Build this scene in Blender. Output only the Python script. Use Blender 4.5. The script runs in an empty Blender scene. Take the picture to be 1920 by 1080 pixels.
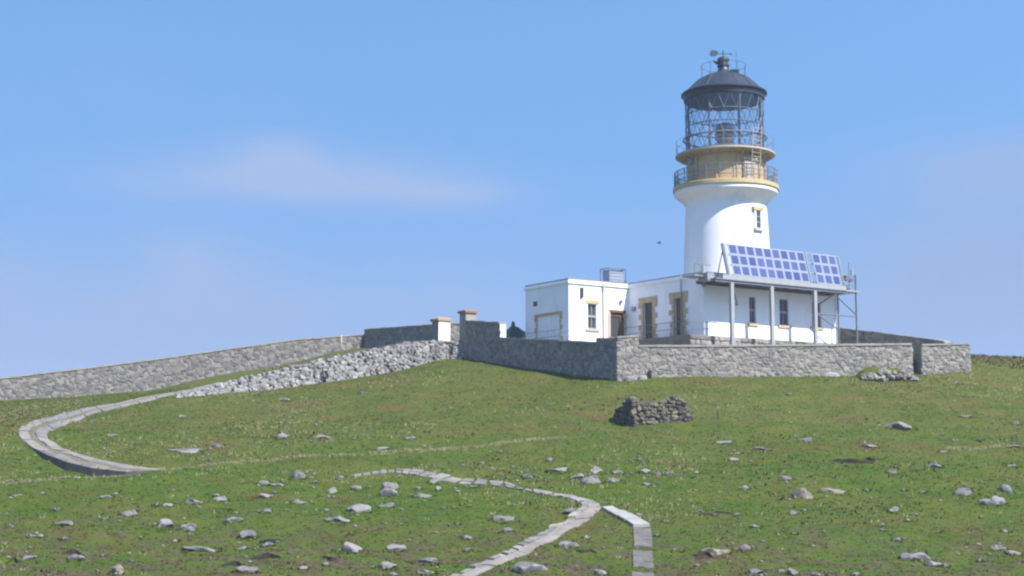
import bpy, bmesh, math, random
import numpy as np
from mathutils import Vector, Matrix
R = math.radians
random.seed(7); RNG = np.random.default_rng(11)
SC = bpy.context.scene
COL = SC.collection

# ------------------------------------------------------------------ camera
F = 2640.0                      # focal length in pixels of a 1920 wide frame
PITCH = math.atan(320.0 / F)
cd = bpy.data.cameras.new('camera'); cam = bpy.data.objects.new('camera', cd); COL.objects.link(cam)
cd.sensor_width = 36.0; cd.lens = 36.0 * F / 1920.0
cd.clip_start = 0.5; cd.clip_end = 20000
cam.location = (0, 0, 0); cam.rotation_euler = (R(90) + PITCH, 0, 0)
SC.camera = cam
SC.view_settings.view_transform = 'Standard'; SC.view_settings.look = 'None'
SC.view_settings.exposure = 1.15; SC.view_settings.gamma = 1.0
SC.view_settings.use_curve_mapping = False
SC.render.resolution_x, SC.render.resolution_y = 1024, 576
SC.render.filter_size = 2.3
SC.cycles.filter_width = 2.3

# ------------------------------------------------------------------ sun and sky
SUN_AZ, SUN_EL = 130.0, 50.0    # clockwise from straight ahead; above the horizon
sl = bpy.data.lights.new('sun', 'SUN'); so = bpy.data.objects.new('sun', sl); COL.objects.link(so)
sl.energy = 4.3; sl.angle = R(0.53); sl.color = (1.0, 0.95, 0.88)
sdir = Vector((math.sin(R(SUN_AZ)) * math.cos(R(SUN_EL)), math.cos(R(SUN_AZ)) * math.cos(R(SUN_EL)), math.sin(R(SUN_EL))))
so.rotation_euler = sdir.to_track_quat('Z', 'Y').to_euler(); so.location = (60, -60, 80)

W = bpy.data.worlds.new('World'); SC.world = W; W.use_nodes = True
def world_nodes():
    nt = W.node_tree; nt.nodes.clear(); N = nt.nodes.new; L = nt.links.new
    def math_(op, a, b=None, c=None):
        n = N('ShaderNodeMath'); n.operation = op
        for i, v in enumerate((a, b, c)):
            if v is None: continue
            if isinstance(v, (int, float)): n.inputs[i].default_value = v
            else: L(v, n.inputs[i])
        return n.outputs[0]
    out = N('ShaderNodeOutputWorld'); bg = N('ShaderNodeBackground'); bg.inputs[1].default_value = 0.112
    sky = N('ShaderNodeTexSky'); sky.sky_type = 'NISHITA'; sky.sun_disc = False
    sky.sun_elevation = R(SUN_EL); sky.sun_rotation = R(SUN_AZ)
    sky.altitude = 80; sky.air_density = 1.0; sky.dust_density = 0.1; sky.ozone_density = 3.0
    g0 = N('ShaderNodeTexCoord'); vm = N('ShaderNodeVectorMath'); vm.operation = 'MULTIPLY_ADD'; L(g0.outputs['Generated'], vm.inputs[0]); vm.inputs[1].default_value = (1, 1, .34); vm.inputs[2].default_value = (0, 0, .58)
    vn_ = N('ShaderNodeVectorMath'); vn_.operation = 'NORMALIZE'; L(vm.outputs[0], vn_.inputs[0]); L(vn_.outputs[0], sky.inputs[0])
    tint = N('ShaderNodeMix'); tint.data_type = 'RGBA'; tint.blend_type = 'MULTIPLY'; tint.inputs[0].default_value = 1
    L(sky.outputs[0], tint.inputs[6]); tint.inputs[7].default_value = SKY_TINT
    tc = N('ShaderNodeTexCoord'); sep = N('ShaderNodeSeparateXYZ'); L(tc.outputs['Generated'], sep.inputs[0])
    x, y, z = sep.outputs
    hor = math_('SQRT', math_('ADD', math_('MULTIPLY', x, x), math_('MULTIPLY', y, y)))
    el = math_('DIVIDE', z, math_('MAXIMUM', hor, 0.02))
    az = math_('ARCTAN2', x, y)
    vec = N('ShaderNodeCombineXYZ'); L(math_('MULTIPLY', az, 1.0), vec.inputs[0]); L(math_('MULTIPLY', el, 2.0), vec.inputs[1])
    def noise(scale, det, off):
        m = N('ShaderNodeVectorMath'); m.operation = 'ADD'; L(vec.outputs[0], m.inputs[0]); m.inputs[1].default_value = off
        n = N('ShaderNodeTexNoise'); n.inputs['Scale'].default_value = scale; n.inputs['Detail'].default_value = det
        n.inputs['Roughness'].default_value = 0.55; L(m.outputs[0], n.inputs['Vector']); return n.outputs[0]
    n1 = noise(7.0, 6, (3.1, 1.7, 0.3)); n2 = noise(2.6, 3, (0.4, 5.7, 1.3))
    def blob(px, py, sx, sy, amp):
        a0 = (px - 960) / F; e0 = (860 - py) / F * 0.99
        dx = math_('DIVIDE', math_('SUBTRACT', az, a0), sx / F); dy = math_('DIVIDE', math_('SUBTRACT', el, e0), sy / F)
        r2 = math_('ADD', math_('MULTIPLY', dx, dx), math_('MULTIPLY', dy, dy))
        return math_('MULTIPLY', math_('EXPONENT', math_('MULTIPLY', r2, -1.0)), amp)
    tot = None
    for b in CLOUDS:
        v = blob(*b); tot = v if tot is None else math_('ADD', tot, v)
    # the same soft low cloud bank runs right round the horizon
    bank = math_('MULTIPLY', math_('EXPONENT', math_('MULTIPLY', math_('MULTIPLY', el, el), -55.0)), 0.20)
    mask = math_('ADD', tot, math_('ADD', bank, math_('MULTIPLY', math_('SUBTRACT', n2, 0.5), 0.30)))
    mask = math_('MULTIPLY', mask, math_('ADD', math_('MULTIPLY', math_('SUBTRACT', n1, 0.5), 2.6), 0.95))
    cl = N('ShaderNodeClamp'); L(mask, cl.inputs[0]); cl.inputs[2].default_value = 0.85
    mix = N('ShaderNodeMix'); mix.data_type = 'RGBA'
    L(cl.outputs[0], mix.inputs[0]); L(tint.outputs[2], mix.inputs[6]); mix.inputs[7].default_value = CLOUD_COL
    # low lilac haze bank, all round the horizon and thicker in places
    bm_ = math_('ADD', math_('MULTIPLY', math_('EXPONENT', math_('MULTIPLY', math_('MULTIPLY', el, el), -60.0)), 0.62), math_('ADD', blob(1820, 520, 330, 170, .62), math_('ADD', blob(250, 600, 420, 130, .34), blob(1900, 340, 200, 70, .3))))
    bm_ = math_('MULTIPLY', bm_, math_('ADD', math_('MULTIPLY', math_('SUBTRACT', n1, 0.5), 1.3), 1.0)); c2 = N('ShaderNodeClamp'); L(bm_, c2.inputs[0]); c2.inputs[2].default_value = .88
    mx2 = N('ShaderNodeMix'); mx2.data_type = 'RGBA'; L(c2.outputs[0], mx2.inputs[0]); L(mix.outputs[2], mx2.inputs[6]); mx2.inputs[7].default_value = BANK_COL
    L(mx2.outputs[2], bg.inputs[0]); L(bg.outputs[0], out.inputs[0])
SKY_TINT = (0.93, 1.17, 1.21, 1)
CLOUD_COL = (1.62, 2.12, 3.30, 1)
BANK_COL = (1.26, 1.80, 2.98, 1)
CLOUDS = [(570, 325, 270, 52, .56), (520, 285, 95, 45, .40), (820, 352, 200, 32, .42), (350, 350, 180, 32, .36), (355, 500, 80, 65, .50), (480, 560, 450, 80, .40),
          (120, 620, 330, 90, .55), (1860, 350, 180, 65, .55), (1780, 570, 240, 100, .52), (1180, 430, 160, 40, .2)]
world_nodes()

# ------------------------------------------------------------------ projection helpers (layout only)
CT, ST = math.cos(PITCH), math.sin(PITCH)
def ray(px, py):
    a = (px - 960) / F; b = (540 - py) / F
    return Vector((a, CT - b * ST, ST + b * CT))
def P(px, py, Y):
    r = ray(px, py); return r * (Y / r.y)
def on_line(px, py, A, B):
    """the point seen at a pixel, on the upright plane through the plan points A and B"""
    r = ray(px, py); dx, dy = B[0] - A[0], B[1] - A[1]
    t = (A[0] * dy - A[1] * dx) / (r.x * dy - r.y * dx)
    return r * t
def scale_at(p): return F / (p.y * CT + p.z * ST)          # pixels per metre there

# ------------------------------------------------------------------ the plan of the station
U = Vector((.826, .563, 0)).normalized(); V = Vector((-U.y, U.x, 0)); NR = Vector((U.y, -U.x, 0)); NL = -U
FLOOR, ROOF = 9.75, 14.93
C0 = Vector((15.36, 112.0, 0))                              # near corner of the main block
MAIN_L, MAIN_D = 15.25, 9.6
A0 = C0 + V * 9.55 - U * 6.37                               # near corner of the annexe
ANX_D = 6.3
K = (8.0, 107.0)                                            # corner of the boundary wall
KV = (K[0] + V.x * 60, K[1] + V.y * 60)
KE = (31.8, 112.0)
LW0, LW1 = (-52.0, 123.6), (-14.7, 140.4)

# ------------------------------------------------------------------ terrain
ctrl = []
def cp(px, py, Y, dz=0): p = P(px, py, Y); ctrl.append((p.x, p.y, p.z + dz))
def cl(px, py, A, B, dz=0): p = on_line(px, py, A, B); ctrl.append((p.x, p.y, p.z + dz))
for px, off in ((-200, -2), (200, -1), (600, 0), (960, 0), (1350, 0), (1700, 1), (2100, 2)):
    for py, Y in ((1080, 58), (1000, 66), (940, 73), (890, 79.5), (850, 85.5), (815, 91)):
        cp(px, py, Y + off)
for px, py, Y in ((0, 790, 104), (200, 790, 102), (450, 780, 103), (700, 770, 103), (960, 760, 102.5), (1230, 760, 99.5), (1500, 760, 100), (1900, 760, 102),
                  (1000, 725, 110), (1350, 730, 104), (1600, 730, 106), (1900, 715, 112), (1000, 700, 114.5), (850, 700, 116.5), (700, 730, 112), (550, 745, 110.5), (-150, 800, 108)):
    cp(px, py, Y)
for px, py in ((870, 674), (935, 684), (1000, 693), (1080, 704), (1150, 713)): cl(px, py, K, KV)
for px, py in ((1250, 709), (1400, 707), (1550, 705), (1700, 700)): cl(px, py, K, KE)
cp(1830, 690, 113.5); cp(1830, 667, 124); cp(1920, 672, 124); cp(2050, 690, 126)
for px, py in ((0, 752), (94, 747), (189, 740), (283, 731), (400, 705), (500, 690), (581, 671), (683, 651)): cl(px, py, LW0, LW1)
emb_px = [(867, 638, 670, 125.0), (842, 639, 671, 125.0), (810, 637, 676, 124.8), (758, 640, 692, 124.0), (711, 650, 701, 123.0), (633, 664, 714, 121.0), (555, 683, 725, 119.0), (504, 695, 732, 117.3),
          (426, 716, 737, 115.0), (380, 728, 742, 113.4), (330, 741, 746, 111.8)]
for px, t, b, Y in emb_px: cp(px, b, Y - .3)
for s, t, z in ((2, 3, 7.9), (8, 5, 8.5), (15, 5, 8.6), (-4, 12, 9.2), (-5, 5, 8.3), (15, 18, 9.6)):
    p = C0 + U * s + V * t; ctrl.append((p.x, p.y, z))
for x, y, z in ((-5, 131, 10.7), (-9, 138, 10.6), (0, 150, 9.0), (-40, 152, 6.5), (40, 150, 6.0), (0, 175, 3), (-60, 170, 1), (60, 170, 1),
                (0, 0, -1.7), (-15, 0, -1.9), (15, 0, -1.9), (0, 10, -2.3), (-20, 22, -3.9), (0, 22, -3.7), (20, 22, -3.7), (-20, 40, -5.6), (0, 40, -5.4), (20, 40, -5.2), (0, -40, -1),
                (-70, 60, -8), (-75, 100, -3), (-80, 130, -1), (70, 60, -4), (75, 100, 2), (70, 130, 5)):
    ctrl.append((x, y, z))
ctrl = np.array(ctrl, float)
def _tps():
    X = ctrl[:, :2] / 50.0; n = len(X)
    d = np.linalg.norm(X[:, None] - X[None], axis=2)
    Kk = np.where(d > 0, d * d * np.log(d + 1e-12), 0) + np.eye(n) * 2e-4
    Pm = np.hstack([np.ones((n, 1)), X]); A = np.zeros((n + 3, n + 3))
    A[:n, :n] = Kk; A[:n, n:] = Pm; A[n:, :n] = Pm.T
    return X, np.linalg.solve(A, np.concatenate([ctrl[:, 2], np.zeros(3)]))
TX, TW = _tps()
def tps(x, y):
    x = np.asarray(x, float); y = np.asarray(y, float); sh = x.shape
    Q = np.stack([x.ravel(), y.ravel()], 1) / 50.0; out = np.zeros(len(Q))
    for i in range(0, len(Q), 20000):
        q = Q[i:i + 20000]; d2 = ((q[:, None] - TX[None]) ** 2).sum(2)
        out[i:i + 20000] = (np.where(d2 > 0, .5 * d2 * np.log(d2 + 1e-12), 0)) @ TW[:-3] + TW[-3] + q @ TW[-2:]
    return out.reshape(sh)
_G = np.random.default_rng(3).random((256, 256))
def vnoise(x, y):
    xi = np.floor(x).astype(int); yi = np.floor(y).astype(int); fx = x - xi; fy = y - yi
    fx = fx * fx * (3 - 2 * fx); fy = fy * fy * (3 - 2 * fy); g = lambda i, j: _G[i & 255, j & 255]
    return (g(xi, yi) * (1 - fx) + g(xi + 1, yi) * fx) * (1 - fy) + (g(xi, yi + 1) * (1 - fx) + g(xi + 1, yi + 1) * fx) * fy - .5
EMB_TOP = [P(px, t, Y) for px, t, b, Y in emb_px]; EMB_BASE = [P(px, b, Y - .3) for px, t, b, Y in emb_px]
def ramp_fill(x, y, z):
    """the ground behind the embankment is made up to the level of the track"""
    best = np.full(x.shape, 1e9); sgn = np.zeros(x.shape); lev = np.zeros(x.shape)
    pts = [EMB_TOP[0] + Vector((3.2, 2.6, .35))] + EMB_TOP
    for a, b in zip(pts[:-1], pts[1:]):
        ex, ey = b.x - a.x, b.y - a.y; l2 = ex * ex + ey * ey
        t = np.clip(((x - a.x) * ex + (y - a.y) * ey) / l2, 0, 1)
        dx, dy = x - (a.x + t * ex), y - (a.y + t * ey); d = np.hypot(dx, dy)
        m = d < best; best = np.where(m, d, best)
        sgn = np.where(m, np.sign(ex * dy - ey * dx) * -1, sgn); lev = np.where(m, a.z + t * (b.z - a.z), lev)
    s = best * sgn
    front = np.clip((s + .10) / .25, 0, 1); back = 1 - np.clip((s - 3.0) / 7.0, 0, 1); back = back * back * (3 - 2 * back)
    endf = np.clip((x - EMB_TOP[-1].x) / 6.0, 0, 1)
    m = front * back * endf * (x < -1.5) * (s > -.2)
    return np.where(m > 0, z + (np.maximum(lev - .12, z) - z) * m, z)
def ground(x, y):
    x = np.asarray(x, float); y = np.asarray(y, float)
    z = ramp_fill(x, y, tps(x, y))
    # the yard inside the boundary wall is made up level with the buildings
    rx, ry = x - K[0], y - K[1]; a = -(rx * _nE[0] + ry * _nE[1]); b = -(rx * NL.x + ry * NL.y); c = -((x - 36.9) * U.x + (y - 113.4) * U.y)
    ins = np.clip((np.minimum(np.minimum(a, b), c) - .15) / .3, 0, 1) * (a < 26)
    lev = 7.9 + np.clip(a - .5, 0, 5) * .13; z = z + np.maximum(lev - z, 0) * ins
    if DIG:
        best = np.full(x.shape, 1e9); sg = np.zeros(x.shape); dep = np.zeros(x.shape)
        for a, b in zip(DIG[:-1], DIG[1:]):
            ex, ey = b.x - a.x, b.y - a.y; l2 = ex * ex + ey * ey; t = np.clip(((x - a.x) * ex + (y - a.y) * ey) / l2, 0, 1); dx, dy = x - a.x - t * ex, y - a.y - t * ey
            d = np.hypot(dx, dy); m = d < best - 1e-9; best = np.where(m, d, best); sg = np.where(m, np.sign((x - a.x) * ey - (y - a.y) * ex) * DIGS, sg); dep = np.where(m, a.d + (b.d - a.d) * t, dep)
        s_ = best * np.where(sg == 0, 1, sg); z = z - dep * np.clip((s_ + .55) / .35, 0, 1) * np.clip(1 - (s_ - .3) / 2.6, 0, 1) ** 1.3
    h = .30 * vnoise(x * .16 + 9, y * .16) + .20 * vnoise(x * .42, y * .42 + 31) + .10 * vnoise(x * 1.1 + 5, y * 1.1) + .05 * vnoise(x * 2.6, y * 2.6 + 3)
    z = z + h * np.clip((112 - y) / 12, .35, 1) * np.clip(y / 30, 0, 1)
    r = np.hypot(x, y - 95); f = np.clip((r - 110) / 230, 0, 1); f = f * f * (3 - 2 * f)
    return z * (1 - f) + (-58) * f
class DP:
    def __init__(s, x, y, d): s.x, s.y, s.d = x, y, d
DIG = []; DIGS = 1
_nE = Vector((KE[1] - K[1], K[0] - KE[0])).normalized()
def gz(x, y): return float(ground(np.array([x]), np.array([y]))[0])
_YS = np.arange(46, 150, .2)
def hit(px, py):
    r = ray(px, py); x = r.x / r.y * _YS; z = r.z / r.y * _YS; g = ground(x, _YS)
    k = np.nonzero(z < g)[0]
    if not len(k): return None
    k = k[0]
    if k == 0: return Vector((x[0], _YS[0], g[0]))
    a0, a1 = z[k - 1] - g[k - 1], g[k] - z[k]; t = a0 / (a0 + a1 + 1e-9); Y = _YS[k - 1] + .2 * t
    return Vector((r.x / r.y * Y, Y, r.z / r.y * Y))

# ------------------------------------------------------------------ materials
def new_mat(name):
    m = bpy.data.materials.new(name); m.use_nodes = True; nt = m.node_tree
    return m, nt, nt.nodes['Principled BSDF']
def ramp_node(nt, src, stops):
    r = nt.nodes.new('ShaderNodeValToRGB'); e = r.color_ramp.elements
    while len(e) < len(stops): e.new(.5)
    for k, (p, c) in enumerate(stops): e[k].position = p; e[k].color = (*c, 1) if len(c) == 3 else c
    nt.links.new(src, r.inputs[0]); return r.outputs[0]
def noise_node(nt, scale, det=4, rough=.55, stretch=(1, 1, 1), off=(0, 0, 0), coord='pos'):
    if coord == 'pos': g = nt.nodes.new('ShaderNodeNewGeometry').outputs['Position']
    else: g = nt.nodes.new('ShaderNodeTexCoord').outputs['Object']
    mp = nt.nodes.new('ShaderNodeMapping'); mp.inputs['Scale'].default_value = stretch; mp.inputs['Location'].default_value = off
    nt.links.new(g, mp.inputs[0])
    n = nt.nodes.new('ShaderNodeTexNoise'); n.inputs['Scale'].default_value = scale; n.inputs['Detail'].default_value = det; n.inputs['Roughness'].default_value = rough
    nt.links.new(mp.outputs[0], n.inputs['Vector']); return n.outputs[0]
def mixc(nt, fac, a, b, mode='MIX'):
    m = nt.nodes.new('ShaderNodeMix'); m.data_type = 'RGBA'; m.blend_type = mode
    for i, v in ((0, fac), (6, a), (7, b)):
        if isinstance(v, (int, float)): m.inputs[i].default_value = v
        elif isinstance(v, tuple): m.inputs[i].default_value = (*v, 1)
        else: nt.links.new(v, m.inputs[i])
    return m.outputs[2]
def bump(nt, b, src, strength, dist):
    n = nt.nodes.new('ShaderNodeBump'); n.inputs['Strength'].default_value = strength; n.inputs['Distance'].default_value = dist
    nt.links.new(src, n.inputs['Height']); nt.links.new(n.outputs[0], b.inputs['Normal'])
def simple(name, col, rough=.6, var=.12, scale=3.0, metal=0, stain=None, stain_amt=.5, stretch=(1, 1, 1)):
    m, nt, b = new_mat(name)
    n = noise_node(nt, scale, 5, .6, stretch)
    lo = tuple(c * (1 - var) for c in col); hi = tuple(min(.95, c * (1 + var)) for c in col)
    c = ramp_node(nt, n, [(.3, lo), (.7, hi)])
    if stain:
        n2 = noise_node(nt, scale * .45, 6, .65, stretch, (4, 2, 8)); f = ramp_node(nt, n2, [(.56, (0, 0, 0)), (.72, (stain_amt,) * 3)])
        c = mixc(nt, f, c, stain)
    nt.links.new(c, b.inputs['Base Color']); b.inputs['Roughness'].default_value = rough; b.inputs['Metallic'].default_value = metal
    bump(nt, b, n, .15, .02); return m
def stone_mat(name, stops, lichen=(.42, .40, .30), lich=.35, mscale=1.0):
    m, nt, b = new_mat(name)
    oi = nt.nodes.new('ShaderNodeObjectInfo'); gi = nt.nodes.new('ShaderNodeNewGeometry'); ad = nt.nodes.new('ShaderNodeMath'); ad.operation = 'ADD'; fr = nt.nodes.new('ShaderNodeMath'); fr.operation = 'FRACT'
    nt.links.new(oi.outputs['Random'], ad.inputs[0]); nt.links.new(gi.outputs['Random Per Island'], ad.inputs[1]); nt.links.new(ad.outputs[0], fr.inputs[0]); c = ramp_node(nt, fr.outputs[0], stops)
    n = noise_node(nt, 4.5 * mscale, 6, .65); c = mixc(nt, .55, c, ramp_node(nt, n, [(.25, (.30, .30, .31)), (.75, (1, 1, .98))]), 'MULTIPLY')
    n2 = noise_node(nt, 1.7 * mscale, 5, .6, (1, 1, 1), (3, 7, 1)); c = mixc(nt, ramp_node(nt, n2, [(.55, (0, 0, 0)), (.68, (lich,) * 3)]), c, lichen)
    nt.links.new(c, b.inputs['Base Color']); b.inputs['Roughness'].default_value = .9
    bump(nt, b, n, .5, .05); return m
M = {}
M['white'] = simple('white_limewash', (.80, .785, .80), .7, .04, 1.2, stain=(.52, .47, .41), stain_amt=.6, stretch=(1, 1, .35))
M['ochre'] = simple('ochre_paint', (.46, .335, .175), .75, .22, 2.2, stain=(.186, .130, .087), stain_amt=.7)
M['ochre_pale'] = simple('pale_ochre_paint', (.48, .345, .19), .75, .14, .8, stain=(.248, .186, .130), stain_amt=.6, stretch=(1, 1, .5))
M['yellow'] = simple('yellow_ochre_paint', (.44, .345, .18), .7, .12, 2.0)
M['cream'] = simple('cream_paint', (.42, .365, .30), .7, .08, 2.0, stain=(.279, .205, .136), stain_amt=.5)
M['dome'] = simple('black_dome_paint', (.020, .026, .042), .45, .25, 1.5, stain=(.075, .068, .064), stain_amt=.6)
M['dark'] = simple('dark_metal', (.026, .030, .038), .5, .2, 3)
M['bar'] = simple('lantern_bar_paint', (.085, .105, .14), .5, .2, 3)
M['grey_metal'] = simple('galvanised_metal', (.260, .273, .285), .5, .12, 2, .3)
M['pale_metal'] = simple('pale_painted_metal', (.285, .291, .304), .5, .08, 2)
M['rail'] = simple('rail_metal', (.120, .135, .158), .5, .15, 2)
M['wood'] = simple('door_wood', (.120, .064, .038), .6, .25, 3, stretch=(1, 1, .3))
M['greydoor'] = simple('dark_grey_door', (.035, .035, .04), .55, .2, 3)
M['plinth'] = simple('plinth_stone', (.167, .136, .112), .9, .35, 1.4, stain=(.260, .223, .186), stain_amt=.7)
M['mortar'] = simple('mortar', (.223, .211, .198), .95, .25, 3.5, stain=(.155, .146, .140), stain_amt=.6)
M['dark_mortar'] = simple('embankment_core', (.068, .065, .059), .95, .35, 4)
M['coping'] = simple('coping_cement', (.260, .242, .217), .9, .2, 1.6, stain=(.205, .155, .124), stain_amt=.6)
M['concrete'] = simple('path_concrete', (.192, .177, .164), .9, .18, 1.3, stain=(.167, .152, .118), stain_amt=.7)
M['concrete_pale'] = simple('pale_concrete', (.260, .251, .242), .9, .12, 1.5, stain=(.205, .192, .167), stain_amt=.5)
M['gravel'] = simple('gravel', (.186, .164, .143), .95, .35, 9)
M['peat'] = simple('peat_soil', (.016, .012, .009), .95, .4, 5)
M['tarp'] = simple('teal_tarpaulin', (.009, .038, .056), .6, .25, 2)
M['panel_back'] = simple('panel_backing', (.27, .30, .38), .35, .04, 2)
M['bulb'] = simple('lens_brass', (.34, .30, .24), .35, .2, 3, .5)
m, nt, b = new_mat('solar_cell')
oi = nt.nodes.new('ShaderNodeObjectInfo'); c = ramp_node(nt, oi.outputs['Random'], [(0, (.045, .058, .155)), (1, (.075, .092, .21))])
nt.links.new(c, b.inputs['Base Color']); b.inputs['Roughness'].default_value = .22; M['cell'] = m
m, nt, b = new_mat('window_glass'); b.inputs['Base Color'].default_value = (.05, .06, .08, 1); b.inputs['Roughness'].default_value = .12; M['glass'] = m
m, nt, b = new_mat('lantern_glass')
tr = nt.nodes.new('ShaderNodeBsdfTransparent'); tr.inputs[0].default_value = (.93, .95, .97, 1)
gl = nt.nodes.new('ShaderNodeBsdfGlossy'); gl.inputs['Roughness'].default_value = .05
mx = nt.nodes.new('ShaderNodeMixShader'); mx.inputs[0].default_value = .09
nt.links.new(tr.outputs[0], mx.inputs[1]); nt.links.new(gl.outputs[0], mx.inputs[2]); nt.links.new(mx.outputs[0], nt.nodes['Material Output'].inputs[0]); M['lantern_glass'] = m
M['rubble'] = stone_mat('wall_rubble', [(0, (.158, .149, .145)), (.35, (.215, .198, .187)), (.7, (.261, .239, .218)), (1, (.330, .304, .274))])
M['white_stone'] = stone_mat('limewashed_stone', [(0, (.15, .144, .143)), (.3, (.22, .212, .212)), (.7, (.285, .276, .277)), (1, (.39, .38, .384))], lichen=(.22, .21, .19), lich=.4)
M['lichen_stone'] = stone_mat('lichened_stone', [(0, (.065, .062, .058)), (.5, (.12, .112, .092)), (1, (.19, .17, .125))], lichen=(.19, .145, .055), lich=.8)
M['boulder'] = stone_mat('boulder_gneiss', [(0, (.105, .104, .107)), (.5, (.16, .157, .158)), (1, (.24, .234, .229))], lichen=(.23, .23, .21), lich=.6, mscale=1.9)
M['pink_stone'] = stone_mat('pinkish_gneiss', [(0, (.180, .150, .132)), (1, (.228, .192, .168))], lich=.4)

def turf_colour(nt):
    """green turf, olive and straw patches, rusty heath and bare peat, all by position"""
    g1 = noise_node(nt, .11, 6, .62, (.8, 1.0, 0), (2, 5, 0)); g2 = noise_node(nt, .42, 7, .68, (.8, 1.0, 0), (7, 1, 0)); g3 = noise_node(nt, 3.2, 5, .7, (1, 1, 0))
    c = ramp_node(nt, g2, [(.30, (.039, .070, .013)), (.5, (.057, .085, .018)), (.70, (.084, .096, .025))])
    c = mixc(nt, ramp_node(nt, g1, [(.46, (0, 0, 0)), (.66, (.75,) * 3)]), c, ramp_node(nt, g2, [(.3, (.062, .074, .022)), (.6, (.092, .091, .034)), (.75, (.106, .096, .040))]))
    g4 = noise_node(nt, .17, 6, .68, (1, 1.2, 0), (11, 3, 0)); c = mixc(nt, ramp_node(nt, g4, [(.56, (0, 0, 0)), (.66, (.75,) * 3)]), c, (.092, .063, .034))
    g5 = noise_node(nt, .9, 6, .7, (1, 1, 0), (5, 13, 0)); c = mixc(nt, ramp_node(nt, g5, [(.64, (0, 0, 0)), (.74, (.6,) * 3)]), c, (.118, .106, .064))
    sp = nt.nodes.new('ShaderNodeSeparateXYZ'); nt.links.new(nt.nodes.new('ShaderNodeNewGeometry').outputs['Position'], sp.inputs[0])
    mr = nt.nodes.new('ShaderNodeMapRange'); nt.links.new(sp.outputs[1], mr.inputs[0]); mr.inputs[1].default_value = 80; mr.inputs[2].default_value = 97       # lusher turf low on the slope
    c = mixc(nt, 1.0, c, mixc(nt, mr.outputs[0], (.82, .90, .54), (1.02, .93, .80)), 'MULTIPLY')
    m2 = nt.nodes.new('ShaderNodeMapRange'); nt.links.new(sp.outputs[1], m2.inputs[0]); m2.inputs[1].default_value = 72; m2.inputs[2].default_value = 60.5       # broken stony ground at the foot
    g6 = noise_node(nt, .8, 6, .72, (.7, 1.3, 0), (21, 3, 0)); pk = nt.nodes.new('ShaderNodeMath'); pk.operation = 'MULTIPLY'; nt.links.new(m2.outputs[0], pk.inputs[0]); nt.links.new(ramp_node(nt, g6, [(.47, (0, 0, 0)), (.57, (.95,) * 3)]), pk.inputs[1])
    c = mixc(nt, pk.outputs[0], c, ramp_node(nt, g3, [(.35, (.035, .026, .02)), (.6, (.085, .062, .042)), (.72, (.15, .135, .115))]))
    c = mixc(nt, .8, c, ramp_node(nt, g3, [(.25, (.82, .82, .82)), (.5, (1, 1, 1)), (.75, (1.15, 1.14, 1.1))]), 'MULTIPLY')
    return c, g3
m, nt, b = new_mat('turf'); c, g3 = turf_colour(nt); nt.links.new(c, b.inputs['Base Color']); b.inputs['Roughness'].default_value = .95
b.inputs['Specular IOR Level'].default_value = .15; bump(nt, b, g3, .6, .12); M['turf'] = m
m, nt, b = new_mat('grass_blades'); c, g3 = turf_colour(nt); c = mixc(nt, 1.0, c, (2.15, 2.12, 2.0), 'MULTIPLY'); nt.links.new(c, b.inputs['Base Color']); b.inputs['Roughness'].default_value = .8; b.inputs['Specular IOR Level'].default_value = .1
tl = nt.nodes.new('ShaderNodeBsdfTranslucent'); nt.links.new(c, tl.inputs[0]); mx = nt.nodes.new('ShaderNodeMixShader'); mx.inputs[0].default_value = .5
nt.links.new(b.outputs[0], mx.inputs[1]); nt.links.new(tl.outputs[0], mx.inputs[2]); nt.links.new(mx.outputs[0], nt.nodes['Material Output'].inputs[0]); M['blades'] = m
M['straw'] = simple('straw_grass', (.36, .34, .19), .8, .25, 1.0)
_m = M['straw']; nt = _m.node_tree; b = nt.nodes['Principled BSDF']; tl = nt.nodes.new('ShaderNodeBsdfTranslucent'); mx = nt.nodes.new('ShaderNodeMixShader'); mx.inputs[0].default_value = .5
nt.links.new(b.inputs['Base Color'].links[0].from_socket, tl.inputs[0]); nt.links.new(b.outputs[0], mx.inputs[1]); nt.links.new(tl.outputs[0], mx.inputs[2]); nt.links.new(mx.outputs[0], nt.nodes['Material Output'].inputs[0])
M['heather'] = simple('brown_heath', (.105, .074, .043), .9, .35, 1.0)
M['leaf'] = simple('dock_leaf', (.062, .071, .025), .7, .3, 2.0)
m, nt, b = new_mat('sea_water'); b.inputs['Base Color'].default_value = (.015, .04, .07, 1); b.inputs['Roughness'].default_value = .15
bump(nt, b, noise_node(nt, .25, 4), .3, .4); M['sea'] = m

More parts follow.
